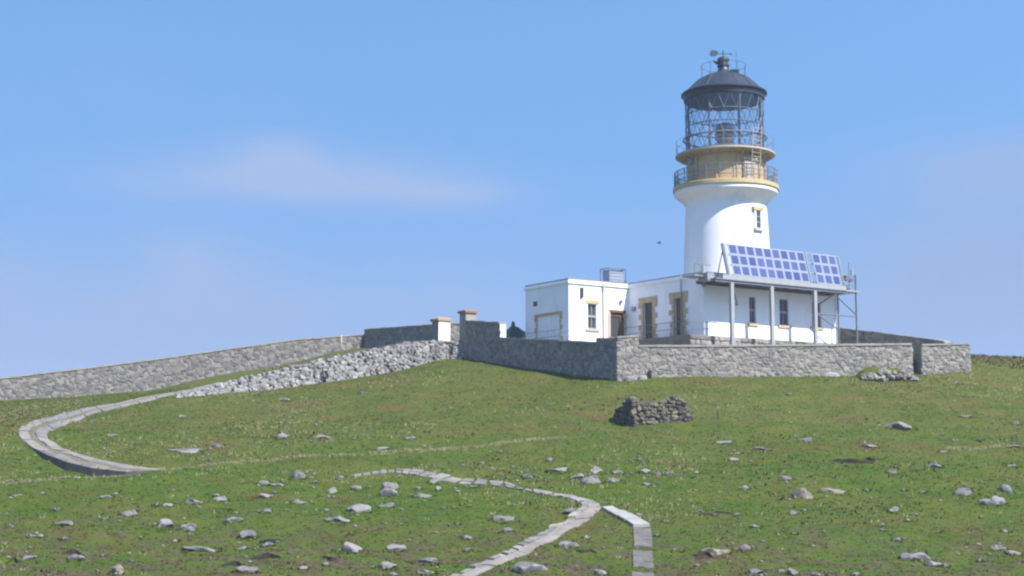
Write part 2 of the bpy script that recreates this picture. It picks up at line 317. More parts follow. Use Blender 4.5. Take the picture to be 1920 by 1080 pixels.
# ------------------------------------------------------------------ object helpers
class MB:
    def __init__(s): s.v = []; s.f = []
    def add(s, vs, fs):
        o = len(s.v); s.v += [tuple(p) for p in vs]; s.f += [tuple(i + o for i in f) for f in fs]; return s
    def box(s, o, ax, ay, az):
        """box from corner o spanned by three vectors"""
        o, ax, ay, az = Vector(o), Vector(ax), Vector(ay), Vector(az)
        vs = [o, o + ax, o + ax + ay, o + ay, o + az, o + ax + az, o + ax + ay + az, o + ay + az]
        fs = [(0, 3, 2, 1), (4, 5, 6, 7), (0, 1, 5, 4), (1, 2, 6, 5), (2, 3, 7, 6), (3, 0, 4, 7)]
        if ax.cross(ay).dot(az) < 0: fs = [f[::-1] for f in fs]
        return s.add(vs, fs)
    def cbox(s, c, ax, ay, az): c = Vector(c); return s.box(c - Vector(ax) / 2 - Vector(ay) / 2 - Vector(az) / 2, ax, ay, az)
    def tube(s, pts, r, n=6, closed=False):
        pts = [Vector(p) for p in pts]; m = len(pts); rings = []
        for i, p in enumerate(pts):
            a = pts[(i - 1) % m] if (closed or i > 0) else p; c = pts[(i + 1) % m] if (closed or i < m - 1) else p
            t = (c - a).normalized(); up = Vector((0, 0, 1)) if abs(t.z) < .95 else Vector((1, 0, 0))
            e1 = t.cross(up).normalized(); e2 = t.cross(e1)
            rr = r[i] if isinstance(r, (list, tuple)) else r
            rings.append([p + e1 * (math.cos(2 * math.pi * k / n) * rr) + e2 * (math.sin(2 * math.pi * k / n) * rr) for k in range(n)])
        vs = [q for g in rings for q in g]; fs = []
        for i in range(m if closed else m - 1):
            for k in range(n):
                a, b2 = i * n + k, i * n + (k + 1) % n; c2, d = ((i + 1) % m) * n + (k + 1) % n, ((i + 1) % m) * n + k
                fs.append((a, d, c2, b2))
        if not closed: fs += [tuple(range(n)), tuple((m - 1) * n + k for k in reversed(range(n)))]
        return s.add(vs, fs)
    def lathe(s, c, prof, n=64, cap=True, a0=0, a1=2 * math.pi):
        full = abs(a1 - a0 - 2 * math.pi) < 1e-6; c = Vector(c); k = n if full else n + 1; vs = []
        for r, z in prof:
            for i in range(k):
                a = a0 + (a1 - a0) * i / n; vs.append((c.x + r * math.cos(a), c.y + r * math.sin(a), z))
        fs = []
        for j in range(len(prof) - 1):
            for i in range(n):
                i2 = (i + 1) % k; fs.append((j * k + i, j * k + i2, (j + 1) * k + i2, (j + 1) * k + i))
        if cap and full: fs += [tuple(reversed(range(k))), tuple((len(prof) - 1) * k + i for i in range(k))]
        return s.add(vs, fs)
    def build(s, name, mat, parent=None, smooth=False, loc=None):
        me = bpy.data.meshes.new(name); off = Vector((0, 0, 0))
        if parent is not None: off = root_loc(parent)
        elif loc is not None: off = Vector(loc)
        me.from_pydata([(Vector(p) - off) for p in s.v], [], s.f); me.materials.append(mat)
        if smooth:
            try: me.shade_smooth()
            except Exception: pass
            if smooth != True:
                try: me.set_sharp_from_angle(angle=R(smooth))
                except Exception: pass
        me.update(); o = bpy.data.objects.new(name, me); COL.objects.link(o)
        if parent is not None: o.parent = parent
        elif loc is not None: o.location = off
        return o
def root_loc(o):
    p = Vector((0, 0, 0))
    while o is not None: p = p + o.location; o = o.parent
    return p
def tag(o, label, cat, group=None, kind=None):
    if label: o['label'] = label
    if cat: o['category'] = cat
    if group: o['group'] = group
    if kind: o['kind'] = kind
    return o
def thing(name, label, cat, loc, group=None):
    o = bpy.data.objects.new(name, None); o.empty_display_size = .3; COL.objects.link(o); o.location = Vector(loc)
    return tag(o, label, cat, group)
def inst(name, me, parent, wloc, rot, scl):
    o = bpy.data.objects.new(name, me); COL.objects.link(o); o.rotation_euler = rot; o.scale = scl
    if parent is not None: o.parent = parent; o.location = Vector(wloc) - root_loc(parent)
    else: o.location = wloc
    return o
class Face:
    """an upright face: origin in plan, direction along it, outward normal"""
    def __init__(s, o, d, n): s.o, s.d, s.n = Vector(o), Vector(d), Vector(n)
    def p(s, a, z, out=0): q = s.o + s.d * a + s.n * out; return Vector((q.x, q.y, z))
    def box(s, mb, a0, a1, z0, z1, o0, o1): return mb.box(s.p(a0, z0, o0), s.d * (a1 - a0), s.n * (o1 - o0), Vector((0, 0, z1 - z0)))
    def wall(s, mb, L, z0, z1, holes, rev=.28):
        xs = sorted({0, L, *[h[0] for h in holes], *[h[1] for h in holes]}); zs = sorted({z0, z1, *[h[2] for h in holes], *[h[3] for h in holes]})
        for i in range(len(xs) - 1):
            for j in range(len(zs) - 1):
                cx, cz = (xs[i] + xs[i + 1]) / 2, (zs[j] + zs[j + 1]) / 2
                if any(h[0] < cx < h[1] and h[2] < cz < h[3] for h in holes): continue
                q = [s.p(xs[i], zs[j]), s.p(xs[i + 1], zs[j]), s.p(xs[i + 1], zs[j + 1]), s.p(xs[i], zs[j + 1])]
                mb.add(q, [(0, 1, 2, 3)])
        for a, b2, c, d in holes:
            for (e0, f0), (e1, f1) in (((a, c), (a, d)), ((a, d), (b2, d)), ((b2, d), (b2, c)), ((b2, c), (a, c))):
                mb.add([s.p(e0, f0), s.p(e1, f1), s.p(e1, f1, -rev), s.p(e0, f0, -rev)], [(0, 1, 2, 3)])
    def rot(s): return math.atan2(s.d.y, s.d.x)

HAZE = 0.00032
# ------------------------------------------------------------------ ground, sea
TO = [(480, 703), (409, 718), (346, 732), (283, 743), (220, 757), (164, 765), (120, 774), (72, 788), (44, 799), (33, 812), (38, 823), (60, 839), (91, 854), (126, 867), (173, 878), (236, 885), (299, 882)]
TI = [(480, 708), (411, 723), (350, 737), (292, 749), (236, 762), (176, 775), (132, 791), (104, 804), (90, 811), (86, 816), (94, 828), (126, 845), (164, 857), (190, 863), (225, 870), (271, 878), (300, 880)]
LO = [(659, 891), (703, 883), (739, 880), (778, 883), (843, 892), (895, 900), (960, 910), (999, 918), (1051, 927), (1105, 936), (1123, 945), (1125, 954), (1110, 970), (1077, 989), (1038, 1015), (994, 1039), (960, 1050), (900, 1077), (830, 1105)]
LI = [(663, 896), (703, 889), (739, 886), (768, 891), (815, 899), (890, 909), (960, 917), (999, 924), (1051, 933), (1084, 942), (1092, 949), (1088, 956), (1066, 971), (1025, 994), (991, 1012), (960, 1029), (928, 1045), (865, 1072), (790, 1100)]
TOH, TIH, LOH, LIH = [[hit(*p) for p in L_] for L_ in (TO, TI, LO, LI)]
_d = [0, .06, .30, .46, .40, .22, .04]; DIG = [DP(p.x, p.y, d) for p, d in zip(TOH[10:17], _d)]
def axis_coords(lo, hi, step, far_lo, far_hi):
    core = np.arange(lo, hi + step / 2, step); l = []; r = []; d = step; x = lo
    while x > far_lo: d *= 1.18; x -= d; l.append(x)
    d = step; x = hi
    while x < far_hi: d *= 1.18; x += d; r.append(x)
    return np.concatenate([np.array(l[::-1]), core, np.array(r)])
gx = axis_coords(-52, 56, .30, -600, 600); gy = axis_coords(48, 128, .30, -500, 700)
GX, GY = np.meshgrid(gx, gy); GZ = ground(GX, GY)
nx, ny = len(gx), len(gy); idx = np.arange(nx * ny).reshape(ny, nx)
quads = np.stack([idx[:-1, :-1], idx[:-1, 1:], idx[1:, 1:], idx[1:, :-1]], -1).reshape(-1, 4)
def np_mesh(name, co, faces, mat, smooth=True):
    me = bpy.data.meshes.new(name); me.vertices.add(len(co)); me.vertices.foreach_set('co', np.asarray(co, np.float32).ravel())
    k = faces.shape[1]; me.loops.add(faces.size); me.loops.foreach_set('vertex_index', faces.astype(np.int32).ravel())
    me.polygons.add(len(faces)); me.polygons.foreach_set('loop_start', np.arange(0, faces.size, k, dtype=np.int32))
    if smooth: me.polygons.foreach_set('use_smooth', np.ones(len(faces), bool))
    me.update(calc_edges=True); me.materials.append(mat); o = bpy.data.objects.new(name, me); COL.objects.link(o); return o
o = np_mesh('hillside', np.stack([GX.ravel(), GY.ravel(), GZ.ravel()], 1), quads, M['turf'])
tag(o, 'grassy hillside rising to the lighthouse wall', 'hillside', kind='structure')
o = MB().add([(-9000, -9000, -50), (9000, -9000, -50), (9000, 9000, -50), (-9000, 9000, -50)], [(0, 1, 2, 3)]).build('sea', M['sea']); tag(o, 'open sea around the island', 'sea', kind='structure')

# ------------------------------------------------------------------ stone meshes
def block_mesh(name, seed, jit=.09, bev=.16):
    rnd = random.Random(seed); bm = bmesh.new(); bmesh.ops.create_cube(bm, size=1.0)
    for v in bm.verts: v.co += Vector([rnd.uniform(-jit, jit) for _ in range(3)])
    bmesh.ops.bevel(bm, geom=bm.edges[:], offset=bev, segments=1, affect='EDGES', profile=.6)
    for v in bm.verts: v.co += Vector([rnd.uniform(-.02, .02) for _ in range(3)])
    me = bpy.data.meshes.new(name); bm.to_mesh(me); bm.free(); return me
def rock_mesh(name, seed, sub=3, amp=.30, cuts=13):
    rnd = random.Random(seed); bm = bmesh.new(); bmesh.ops.create_icosphere(bm, subdivisions=sub, radius=.5)
    off = Vector((rnd.uniform(0, 50),) * 3)
    from mathutils import noise as NZ
    planes = []
    for _ in range(cuts):
        n = Vector((rnd.gauss(0, 1), rnd.gauss(0, 1), rnd.gauss(0, .8))).normalized(); planes.append((n, rnd.uniform(.25, .41)))
    for v in bm.verts:
        p = v.co.copy()
        for n, d in planes:
            e = p.dot(n) - d
            if e > 0: p -= n * e * .97
        p += v.co.normalized() * (NZ.noise(v.co * 2.2 + off) * amp * .45 + NZ.noise(v.co * 6 + off) * amp * .16)
        v.co = p
    me = bpy.data.meshes.new(name); bm.to_mesh(me); bm.free()
    return me
def mats(meshes, mat):
    out = []
    for me in meshes: c = me.copy(); c.materials.append(mat); out.append(c)
    return out
BLK = [block_mesh('stone', s, .14, .20) for s in range(10)]; RUB = mats(BLK, M['rubble'])
M['long_rubble'] = stone_mat('long_wall_rubble', [(0, (.11, .104, .106)), (.35, (.155, .145, .142)), (.7, (.19, .176, .168)), (1, (.26, .242, .225))], lichen=(.22, .205, .15), lich=.4)
RUB2 = mats(BLK, M['long_rubble'])
WST = mats([block_mesh('stone', 40 + s, .15, .2) for s in range(8)], M['white_stone']); LST = mats([block_mesh('stone', 60 + s, .15, .2) for s in range(8)], M['lichen_stone'])
ROCKB = [rock_mesh('boulder', s) for s in range(10)]
for me in ROCKB:
    me.shade_smooth()
    try: me.set_sharp_from_angle(angle=R(24))
    except Exception: pass
ROCKB = ROCKB
BOULD = mats(ROCKB, M['boulder']); PINK = mats(ROCKB, M['pink_stone'])

def add_mesh(mb, me, loc, rot, scl):
    from mathutils import Euler
    X = Matrix.LocRotScale(Vector(loc), Euler(rot), Vector(scl)); mb.add([X @ v.co for v in me.vertices], [tuple(p.vertices) for p in me.polygons])
def lerp_profile(prof, s):
    if s <= prof[0][0]: return prof[0][1]
    for (a, za), (b2, zb) in zip(prof[:-1], prof[1:]):
        if s <= b2: return za + (zb - za) * (s - a) / max(1e-6, b2 - a)
    return prof[-1][1]
def stone_wall(root, A, B, top, nrm, thick=.55, sw=.55, sh=.38, cop=True, seed=1, meshes=None, stone_name='stone', limit=300, base=None, core='mortar'):
    """rubble wall along A-B: core, single facing stones on the side of nrm, coping stones"""
    sw *= .74; sh *= .74; meshes = meshes or RUB; rnd = random.Random(seed); A = Vector((A[0], A[1], 0)); B = Vector((B[0], B[1], 0)); L = (B - A).length; d = (B - A).normalized(); n = Vector(nrm)
    f = Face(A, d, n); N = max(2, int(L / .8)); ss = [L * i / N for i in range(N + 1)]
    tops = [lerp_profile(top, s) for s in ss]
    bot = [(base(s) if base else min(gz(*f.p(s, 0).xy), gz(*f.p(s, 0, -thick).xy))) - .35 for s in ss]
    mb = MB(); vs = []; fs = []
    for s, t, b2 in zip(ss, tops, bot): vs += [f.p(s, b2), f.p(s, t), f.p(s, t, -thick), f.p(s, b2, -thick)]
    for i in range(N):
        o_ = i * 4; fs += [(o_ + k, o_ + 4 + k, o_ + 4 + (k + 1) % 4, o_ + (k + 1) % 4) for k in range(4)]
    fs += [(0, 1, 2, 3), (N * 4 + 3, N * 4 + 2, N * 4 + 1, N * 4)]
    mb.add(vs, fs).build('core', M[core], root)
    ang = f.rot(); cells = []; drop = 0.0; maxh = max(t - b2 for t, b2 in zip(tops, bot)); row = 0
    while drop < maxh:
        row += 1; s = -rnd.uniform(0, sw)
        while s < L + sw:
            c = s + rnd.uniform(-.28, .28) * sw; w = sw * rnd.choice((.62, .8, .95, 1.1, 1.3, 1.55)); h = sh * rnd.choice((.7, .85, 1.0, 1.2, 1.5)); c = min(max(c, w * .42), L - w * .42)
            z = lerp_profile(top, c) - drop - sh * .45 + rnd.uniform(-.26, .26) * sh; z = min(z, lerp_profile(top, c) - h * .42); bz = (base(c) if base else gz(*f.p(c, 0).xy))
            if z + h * .35 > bz: cells.append((c, z, w, h))
            s += sw * rnd.uniform(.72, 1.02)
        drop += sh * .84
    cells.sort(key=lambda q: -q[2] * q[3]); extra = cells[limit:]
    for c, z, w, h in cells[:limit]:
        inst(stone_name, rnd.choice(meshes), root, f.p(c, z, rnd.uniform(-.055, -.025)), (rnd.uniform(-.05, .05), rnd.uniform(-.55, .55) if w < h * 1.8 else rnd.uniform(-.18, .18), ang + rnd.uniform(-.05, .05)), (w, .17 * rnd.uniform(.9, 1.1), h))
    if extra:
        e = MB()
        for c, z, w, h in extra: add_mesh(e, rnd.choice(meshes), f.p(c, z, rnd.uniform(-.06, -.03)), (rnd.uniform(-.08, .08), rnd.uniform(-.5, .5), ang + rnd.uniform(-.08, .08)), (w, .17, h))
        eo = e.build('stone', meshes[0].materials[0], root); eo['kind'] = 'stuff'
    if cop:
        s = 0.0
        while s < L - .05:
            w = min(rnd.uniform(.9, 1.5), L - s)
            z0, z1 = lerp_profile(top, s + .01), lerp_profile(top, s + w - .01); e = MB(); j = rnd.uniform(-.015, .015)
            h0 = cop if not isinstance(cop, bool) else .16
            q = [f.p(s + .012, z0 + j - .01, .10), f.p(s + w - .012, z1 + j - .01, .10), f.p(s + w - .012, z1 + j - .01, -thick - .06), f.p(s + .012, z0 + j - .01, -thick - .06)]
            q2 = [p + Vector((0, 0, h0 + rnd.uniform(-.02, .02))) for p in q]
            e.add(q + q2, [(0, 3, 2, 1), (4, 5, 6, 7), (0, 1, 5, 4), (1, 2, 6, 5), (2, 3, 7, 6), (3, 0, 4, 7)]); e.build('coping_stone', M['coping'], root); s += w
    return f

def along(A, B, pts):
    """(px,py) list -> [(distance from A, height)] on the wall plane A-B"""
    A2 = Vector((A[0], A[1])); d = Vector((B[0] - A[0], B[1] - A[1])).normalized(); r = []
    for px, py in pts: q = on_line(px, py, A, B); r.append(((Vector((q.x, q.y)) - A2).dot(d), q.z))
    return sorted(r)
def plan(A, d, s): return (A[0] + d.x * s, A[1] + d.y * s)

# ------------------------------------------------------------------ boundary walls
dE = Vector((KE[0] - K[0], KE[1] - K[1], 0)); LE = dE.length; dE.normalize(); nE = Vector((dE.y, -dE.x, 0))
s1 = along(K, KE, [(1197, 640)])[0][0]
# corner block, front part
pf = along(K, KE, [(1158, 630), (1197, 628)]); s_end = along(K, KE, [(1710, 647)])[0][0]
r = thing('stone_wall', 'grey rubble wall in full sun running in front of the white building', 'wall', (K[0], K[1], gz(*K)))
A1 = plan(K, dE, s1); E1 = plan(K, dE, s_end)
stone_wall(r, A1, E1, [(a - s1, z - .14) for a, z in along(K, KE, [(1197, 647), (1400, 646), (1710, 644)])], nE, .6, .56, .38, .16, 5)
r2 = thing('stone_wall', 'sunlit rubble pier at the wall corner, taller than the wall beside it', 'wall', (K[0], K[1], gz(*K)))
stone_wall(r2, K, A1, [(a, z - .12) for a, z in along(K, KE, [(1158, 631), (1197, 629)])], nE, 1.7, .5, .36, .14, 9)
# dark side wall
KVt = plan(K, V, 60)
def side(px, py): return along(K, KVt, [(px, py)])[0]
sa, sb, sc_, sd = side(1119, 640)[0], side(937, 632)[0], side(893, 600)[0], side(872, 600)[0]
r = thing('stone_wall', 'low dark shaded rubble wall on the side of the compound below the annexe', 'wall', (*plan(K, V, sa), 6.5))
stone_wall(r, plan(K, V, sa + .0), plan(K, V, sb), [(a - sa, z - .14) for a, z in (side(1119, 641), side(937, 632))], NL, .6, .55, .40, .15, 12)
r3 = r2
stone_wall(r2, plan(K, V, .0), plan(K, V, sa), [(a, z - .12) for a, z in (side(1155, 630), side(1119, 631))], NL, 1.2, .5, .36, False, 14)
r = thing('stone_wall', 'dark shaded rubble wall section standing higher than the wall joining it, beside the gate pillar', 'wall', (*plan(K, V, sb), 7.8))
stone_wall(r, plan(K, V, sb), plan(K, V, sd), [(a - sb, z - .14) for a, z in (side(937, 604), side(872, 600))], NL, .65, .55, .40, .15, 16)
fs_ = Face((*plan(K, V, sb), 0), V, NL); e = MB(); fs_.box(e, -.035, -.003, side(937, 634)[1] + .05, side(937, 606)[1] - .12, -.62, -.02); e.build('lit_end', M['white'], r)  # sunlit end of the section, its brightness put in as a white panel
# gate pillars
def pillar(label, s, py_top, py_base, w, cap, face_mat):
    z1 = side_z(s, py_top); f = Face((*plan(K, V, s), 0), V, NL); g = min(gz(*f.p(0, 0).xy), gz(*f.p(w, 0).xy), gz(*f.p(0, 0, -w).xy)) - .3
    root = thing('gate_pillar', label, 'pillar', f.p(w / 2, g + .3, -w / 2))
    e = MB(); f.box(e, 0, w, g, z1 - .3, -w, .10); e.build('shaft', M['rubble'], root)
    e = MB(); f.box(e, -.02, -.002, g, z1 - .3, -w + .01, .09); e.build('painted_face', face_mat, root)
    e = MB(); f.box(e, -.14, w + .14, z1 - .3, z1 - .1, -w - .14, .24); b0 = [f.p(-.14, z1 - .1, .24), f.p(w + .14, z1 - .1, .24), f.p(w + .14, z1 - .1, -w - .14), f.p(-.14, z1 - .1, -w - .14)]
    b1 = [f.p(.15, z1 + .03, -.05), f.p(w - .15, z1 + .03, -.05), f.p(w - .15, z1 + .03, -w + .15), f.p(.15, z1 + .03, -w + .15)]
    e.add(b0 + b1, [(4, 5, 6, 7), (0, 1, 5, 4), (1, 2, 6, 5), (2, 3, 7, 6), (3, 0, 4, 7)]); e.build('cap', cap, root)
    return root
def side_z(s, py):
    q = plan(K, V, s); rr = ray(960 + F * q[0] / q[1] * .995, py); return rr.z / rr.y * q[1]
M['cap_ochre'] = simple('cap_ochre', (.347, .236, .112), .8, .15, 3); M['cap_rust'] = simple('cap_rust', (.223, .136, .093), .85, .25, 3)
sp1 = side(824, 600)[0]; sp1b = side(805, 600)[0]
pillar('white gate pillar with an ochre cap at the head of the track', sp1, 595, 640, 1.15, M['cap_ochre'], M['white'])
pillar('tall stone gate pillar with a rust brown cap beside the dark wall', sd - .25, 580, 650, 1.0, M['cap_rust'], M['coping'])
# outer dark wall between the white pillar and the long wall
se = side(684, 620)[0]
r = thing('stone_wall', 'dark shaded wall between the white gate pillar and the long sunlit wall', 'wall', (*plan(K, V, sp1b), 10.5))
stone_wall(r, plan(K, V, sp1 + 1.15), plan(K, V, se), [(0, side(806, 609)[1] - .12), (se - sp1 - 1.15, side(684, 617)[1] - .12)], NL, .6, .62, .42, .13, 20)
# long wall
dL = Vector((LW1[0] - LW0[0], LW1[1] - LW0[1], 0)); LL = dL.length; dL.normalize(); nL = Vector((dL.y, -dL.x, 0))
r = thing('stone_wall', 'long sunlit rubble wall climbing the slope from the edge of the picture', 'wall', (LW0[0], LW0[1], gz(*LW0)))
topL = along(LW0, LW1, [(-40, 713), (0, 708), (120, 694), (252, 678), (380, 660), (480, 646), (560, 635), (683, 626)])
stone_wall(r, LW0, LW1, [(a, z - .12) for a, z in topL], nL, .6, .64, .46, .12, 24, RUB2)
LW2 = (LW1[0] + 13.5, LW1[1] + 1.2); dB = Vector((LW2[0] - LW1[0], LW2[1] - LW1[1], 0)).normalized()
r = thing('stone_wall', 'sunlit rubble wall seen through the gap between the two gate pillars', 'wall', (LW1[0], LW1[1], gz(*LW1)))
stone_wall(r, LW1, LW2, [(a, z - .1) for a, z in along(LW1, LW2, [(690, 616), (800, 609), (890, 603)])], Vector((dB.y, -dB.x, 0)), .6, .6, .44, .12, 26)
# far side wall and the end block
EB = on_line(1815, 690, K, KE); EB = (EB.x, EB.y - .6); EB0 = on_line(1729, 690, (EB[0] - dE.x, EB[1] - dE.y), EB); EB0 = (EB0.x, EB0.y)
r = thing('stone_wall', 'pale stepped-out end of the sunlit boundary wall, beyond the dark opening', 'wall', (*EB0, gz(*EB0)))
stone_wall(r, EB0, EB, [(a, z - .12) for a, z in along(EB0, EB, [(1730, 645), (1815, 643)])], nE, 2.4, .5, .36, .13, 30)
back = plan(EB, V, 34)
r = thing('stone_wall', 'dark wall rising behind the solar panel platform at the far side of the compound', 'wall', (*plan(EB, V, 1.5), 9))
tp = [(0, along(EB, back, [(1812, 644)])[0][1])] + along(EB, back, [(1800, 643), (1700, 629), (1575, 614), (1500, 606)])
fB = plan(EB, V, 2.4); stone_wall(r, fB, back, [(a - 2.4, z - .12) for a, z in tp], NL, .6, .7, .42, .12, 33)

# ------------------------------------------------------------------ embankment and track
root = thing('stone_embankment', 'embankment faced with whitewashed dry stones below the track to the gate', 'embankment', EMB_BASE[6])
e = MB(); n_ = len(EMB_TOP); vs = []
for t, b2 in zip(EMB_TOP, EMB_BASE): vs += [b2 + Vector((0, .05, -.4)), t + Vector((0, .05, -.02)), t + Vector((0, 1.2, -.1)), b2 + Vector((0, 1.5, -.5))]
fsl = []
for i in range(n_ - 1): fsl += [(i * 4 + k, i * 4 + 4 + k, i * 4 + 4 + (k + 1) % 4, i * 4 + (k + 1) % 4) for k in range(4)]
fsl += [(0, 1, 2, 3), (n_ * 4 - 1, n_ * 4 - 2, n_ * 4 - 3, n_ * 4 - 4)]
e.add(vs, fsl).build('core', M['dark_mortar'], root)
rnd = random.Random(50); cnt = 0; cells = []; extra = MB()
for i in range(n_ - 1):
    t0, t1, b0, b1 = EMB_TOP[i], EMB_TOP[i + 1], EMB_BASE[i], EMB_BASE[i + 1]
    L = (Vector((t1.x - t0.x, t1.y - t0.y, 0))).length; ang = math.atan2(t1.y - t0.y, t1.x - t0.x); s = rnd.uniform(0, .2)
    while s < L:
        k0 = -.12 + rnd.uniform(0, .2); H0 = t0.lerp(t1, min(1, s / L)).z - b0.lerp(b1, min(1, s / L)).z
        while k0 < .93:
            a = min(1.03, max(-.02, (s + rnd.uniform(-.2, .2)) / L)); q = b0.lerp(b1, a).lerp(t0.lerp(t1, a), k0); w = rnd.uniform(.22, .50); h = rnd.uniform(.20, .44)
            cells.append((w * h, q, ang, w, h)); k0 += .27 / max(.4, H0) * rnd.uniform(.75, 1.1)
        s += .29 * rnd.uniform(.8, 1.15)
cells.sort(key=lambda q: -q[0])
for _, q, ang, w, h in cells[:299]:
    inst('stone', rnd.choice(WST), root, (q.x, q.y + rnd.uniform(-.03, .04), q.z + rnd.uniform(-.05, .0)), (rnd.uniform(-.12, .12), rnd.uniform(-.7, .7), ang + rnd.uniform(-.14, .14)), (w, rnd.uniform(.24, .30), h)); cnt += 1
for _, q, ang, w, h in cells[299:]: add_mesh(extra, rnd.choice(WST), (q.x, q.y - .02 + rnd.uniform(-.06, .04), q.z), (rnd.uniform(-.3, .3), rnd.uniform(-.7, .7), ang + rnd.uniform(-.3, .3)), (w, .32, h))
if extra.v: eo = extra.build('stone', M['white_stone'], root); eo['kind'] = 'stuff'
print('embankment stones', cnt, len(cells))

def ribbon(pix_out, pix_in, step, lift, thick, name, mat, parent, gap=.05, lanes=((0, 1),), mats_=None, jit=.02, seed=1, skip=0):
    """slabs laid on the ground between two traced edges; each slab is an object"""
    rnd = random.Random(seed); n = len(pix_out)
    oa = [hit(*p) if isinstance(p, tuple) else p for p in pix_out]; ia = [hit(*p) if isinstance(p, tuple) else p for p in pix_in]
    def arc(pts, m):
        d = [0]
        for a, b2 in zip(pts[:-1], pts[1:]): d.append(d[-1] + (b2 - a).length)
        d = np.array(d) / d[-1]; t = np.linspace(0, 1, m); return np.stack([np.interp(t, d, [p[k] for p in pts]) for k in range(2)], 1), d
    # resample both edges with matching parameter
    m = len(oa); par = np.linspace(0, 1, m); L = sum(((oa[i + 1] + ia[i + 1]) / 2 - (oa[i] + ia[i]) / 2).length for i in range(m - 1)); K_ = max(2, int(L / step)); slabs = []
    f = lambda pts, t: Vector((np.interp(t, par, [p.x for p in pts]), np.interp(t, par, [p.y for p in pts])))
    for k in range(K_):
        for (l0, l1) in lanes:
            if rnd.random() < skip: continue
            t0, t1 = k / K_, (k + 1) / K_; g = gap / L * rnd.uniform(.6, 2.5); e0_ = rnd.uniform(-.05, .05) if l0 == 0 else 0; e1_ = rnd.uniform(-.05, .05) if l1 == 1 else 0; sub = 3; vs = []; jz = rnd.uniform(-jit, jit)
            for q in range(sub + 1):
                t = t0 + g / 2 + (t1 - t0 - g) * q / sub; a, b2 = f(oa, t), f(ia, t)
                for w in (l0 + e0_ + rnd.uniform(-.02, .02), (l0 + l1) / 2, l1 + e1_ + rnd.uniform(-.02, .02)):
                    p = a.lerp(b2, w); vs.append(Vector((p.x, p.y, 0)))
            zz = ground(np.array([v.x for v in vs]), np.array([v.y for v in vs]))
            top = [Vector((v.x, v.y, z + lift + jz)) for v, z in zip(vs, zz)]; bot = [p - Vector((0, 0, thick)) for p in top]; nv = len(top); fs = []
            for q in range(sub):
                for c in range(2): i0 = q * 3 + c; fs.append((i0, i0 + 1, i0 + 4, i0 + 3)); fs.append((nv + i0, nv + i0 + 3, nv + i0 + 4, nv + i0 + 1))
                fs.append((q * 3, q * 3 + 3, nv + q * 3 + 3, nv + q * 3)); fs.append((q * 3 + 2, nv + q * 3 + 2, nv + q * 3 + 5, q * 3 + 5))
            fs += [(0, nv, nv + 1, 1), (1, nv + 1, nv + 2, 2), (sub * 3, sub * 3 + 1, nv + sub * 3 + 1, nv + sub * 3), (sub * 3 + 1, sub * 3 + 2, nv + sub * 3 + 2, nv + sub * 3 + 1)]
            mb = MB().add(top + bot, fs); bm = mb; slabs.append(bm.build(name, (mats_ and rnd.choice(mats_)) or mat, parent))
    for s in slabs:
        bm = bmesh.new(); bm.from_mesh(s.data); bmesh.ops.recalc_face_normals(bm, faces=bm.faces); bm.to_mesh(s.data); bm.free()
    return oa, ia
M['flag'] = simple('flagstone_brown', (.105, .094, .09), .9, .25, 2.2, stain=(.085, .08, .05), stain_amt=.9); M['track_middle'] = simple('track_middle', (.105, .092, .06), .95, .3, 4, stain=(.07, .085, .03), stain_amt=.8); M['slab_a'] = simple('track_slab_grey', (0.154, 0.144, 0.137), .9, .2, 1.6, stain=(.074, .074, .046), stain_amt=.9); M['slab_b'] = simple('track_slab_warm', (0.191, 0.171, 0.154), .9, .2, 1.6, stain=(.087, .081, .053), stain_amt=.9)
tr = thing('upper_track', None, None, (-33, 102, 2)); tag(tr, 'pale concrete track bending round the slope below the long wall', 'path', kind='structure')
ribbon(TOH, TIH, 2.2, .06, .3, 'concrete_slab', M['slab_b'], tr, .06, ((0, .38), (.62, 1)), [M['slab_a'], M['slab_b'], M['slab_b']], .03, 3)
ribbon(TOH, TIH, 4.0, .035, .2, 'gravel_bed', M['track_middle'], tr, 0.0, ((.38, .62),), None, 0, 4)
lt = thing('lower_track', None, None, (-4, 70, -3)); tag(lt, 'lower concrete track turning in a hairpin through the turf', 'path', kind='structure')
ribbon(LOH[:8], LIH[:8], .7, .05, .3, 'flat_stone', M['rubble'], lt, .10, ((0, .48), (.52, 1)), [M['slab_a'], M['slab_b'], M['boulder']], .05, 15, .12)
ribbon(LOH[7:], LIH[7:], 1.5, .05, .3, 'concrete_slab', M['slab_b'], lt, .05, ((0, .62),), [M['slab_a'], M['slab_b'], M['slab_b']], .02, 5)
ribbon(LOH[7:], LIH[7:], .6, .09, .35, 'edging_stone', M['rubble'], lt, .10, ((.66, 1.0),), [M['rubble'], M['boulder']], .06, 6, .06)
# the straight flagged footpath with its pale first slab
fp = thing('flagged_footpath', None, None, (5.5, 64, -3.3)); tag(fp, 'flagstones running straight down the turf from the hairpin', 'path', kind='structure')
for q, mt, lf in ((((1129, 955), (1147, 953), (1217, 988), (1187, 989)), 'concrete_pale', .16), (((1189, 992), (1222, 992), (1224, 1027), (1188, 1027)), 'flag', .07), (((1188, 1034), (1224, 1034), (1227, 1067), (1187, 1067)), 'flag', .06),
                  (((1186, 1074), (1227, 1074), (1230, 1112), (1185, 1112)), 'flag', .06)):
    ribbon([q[0], q[3]], [q[1], q[2]], .9, lf, .3, 'flagstone', M[mt], fp, .03, ((0, .5), (.5, 1)) if mt != 'concrete_pale' else ((0, 1),), None, .02, 8)

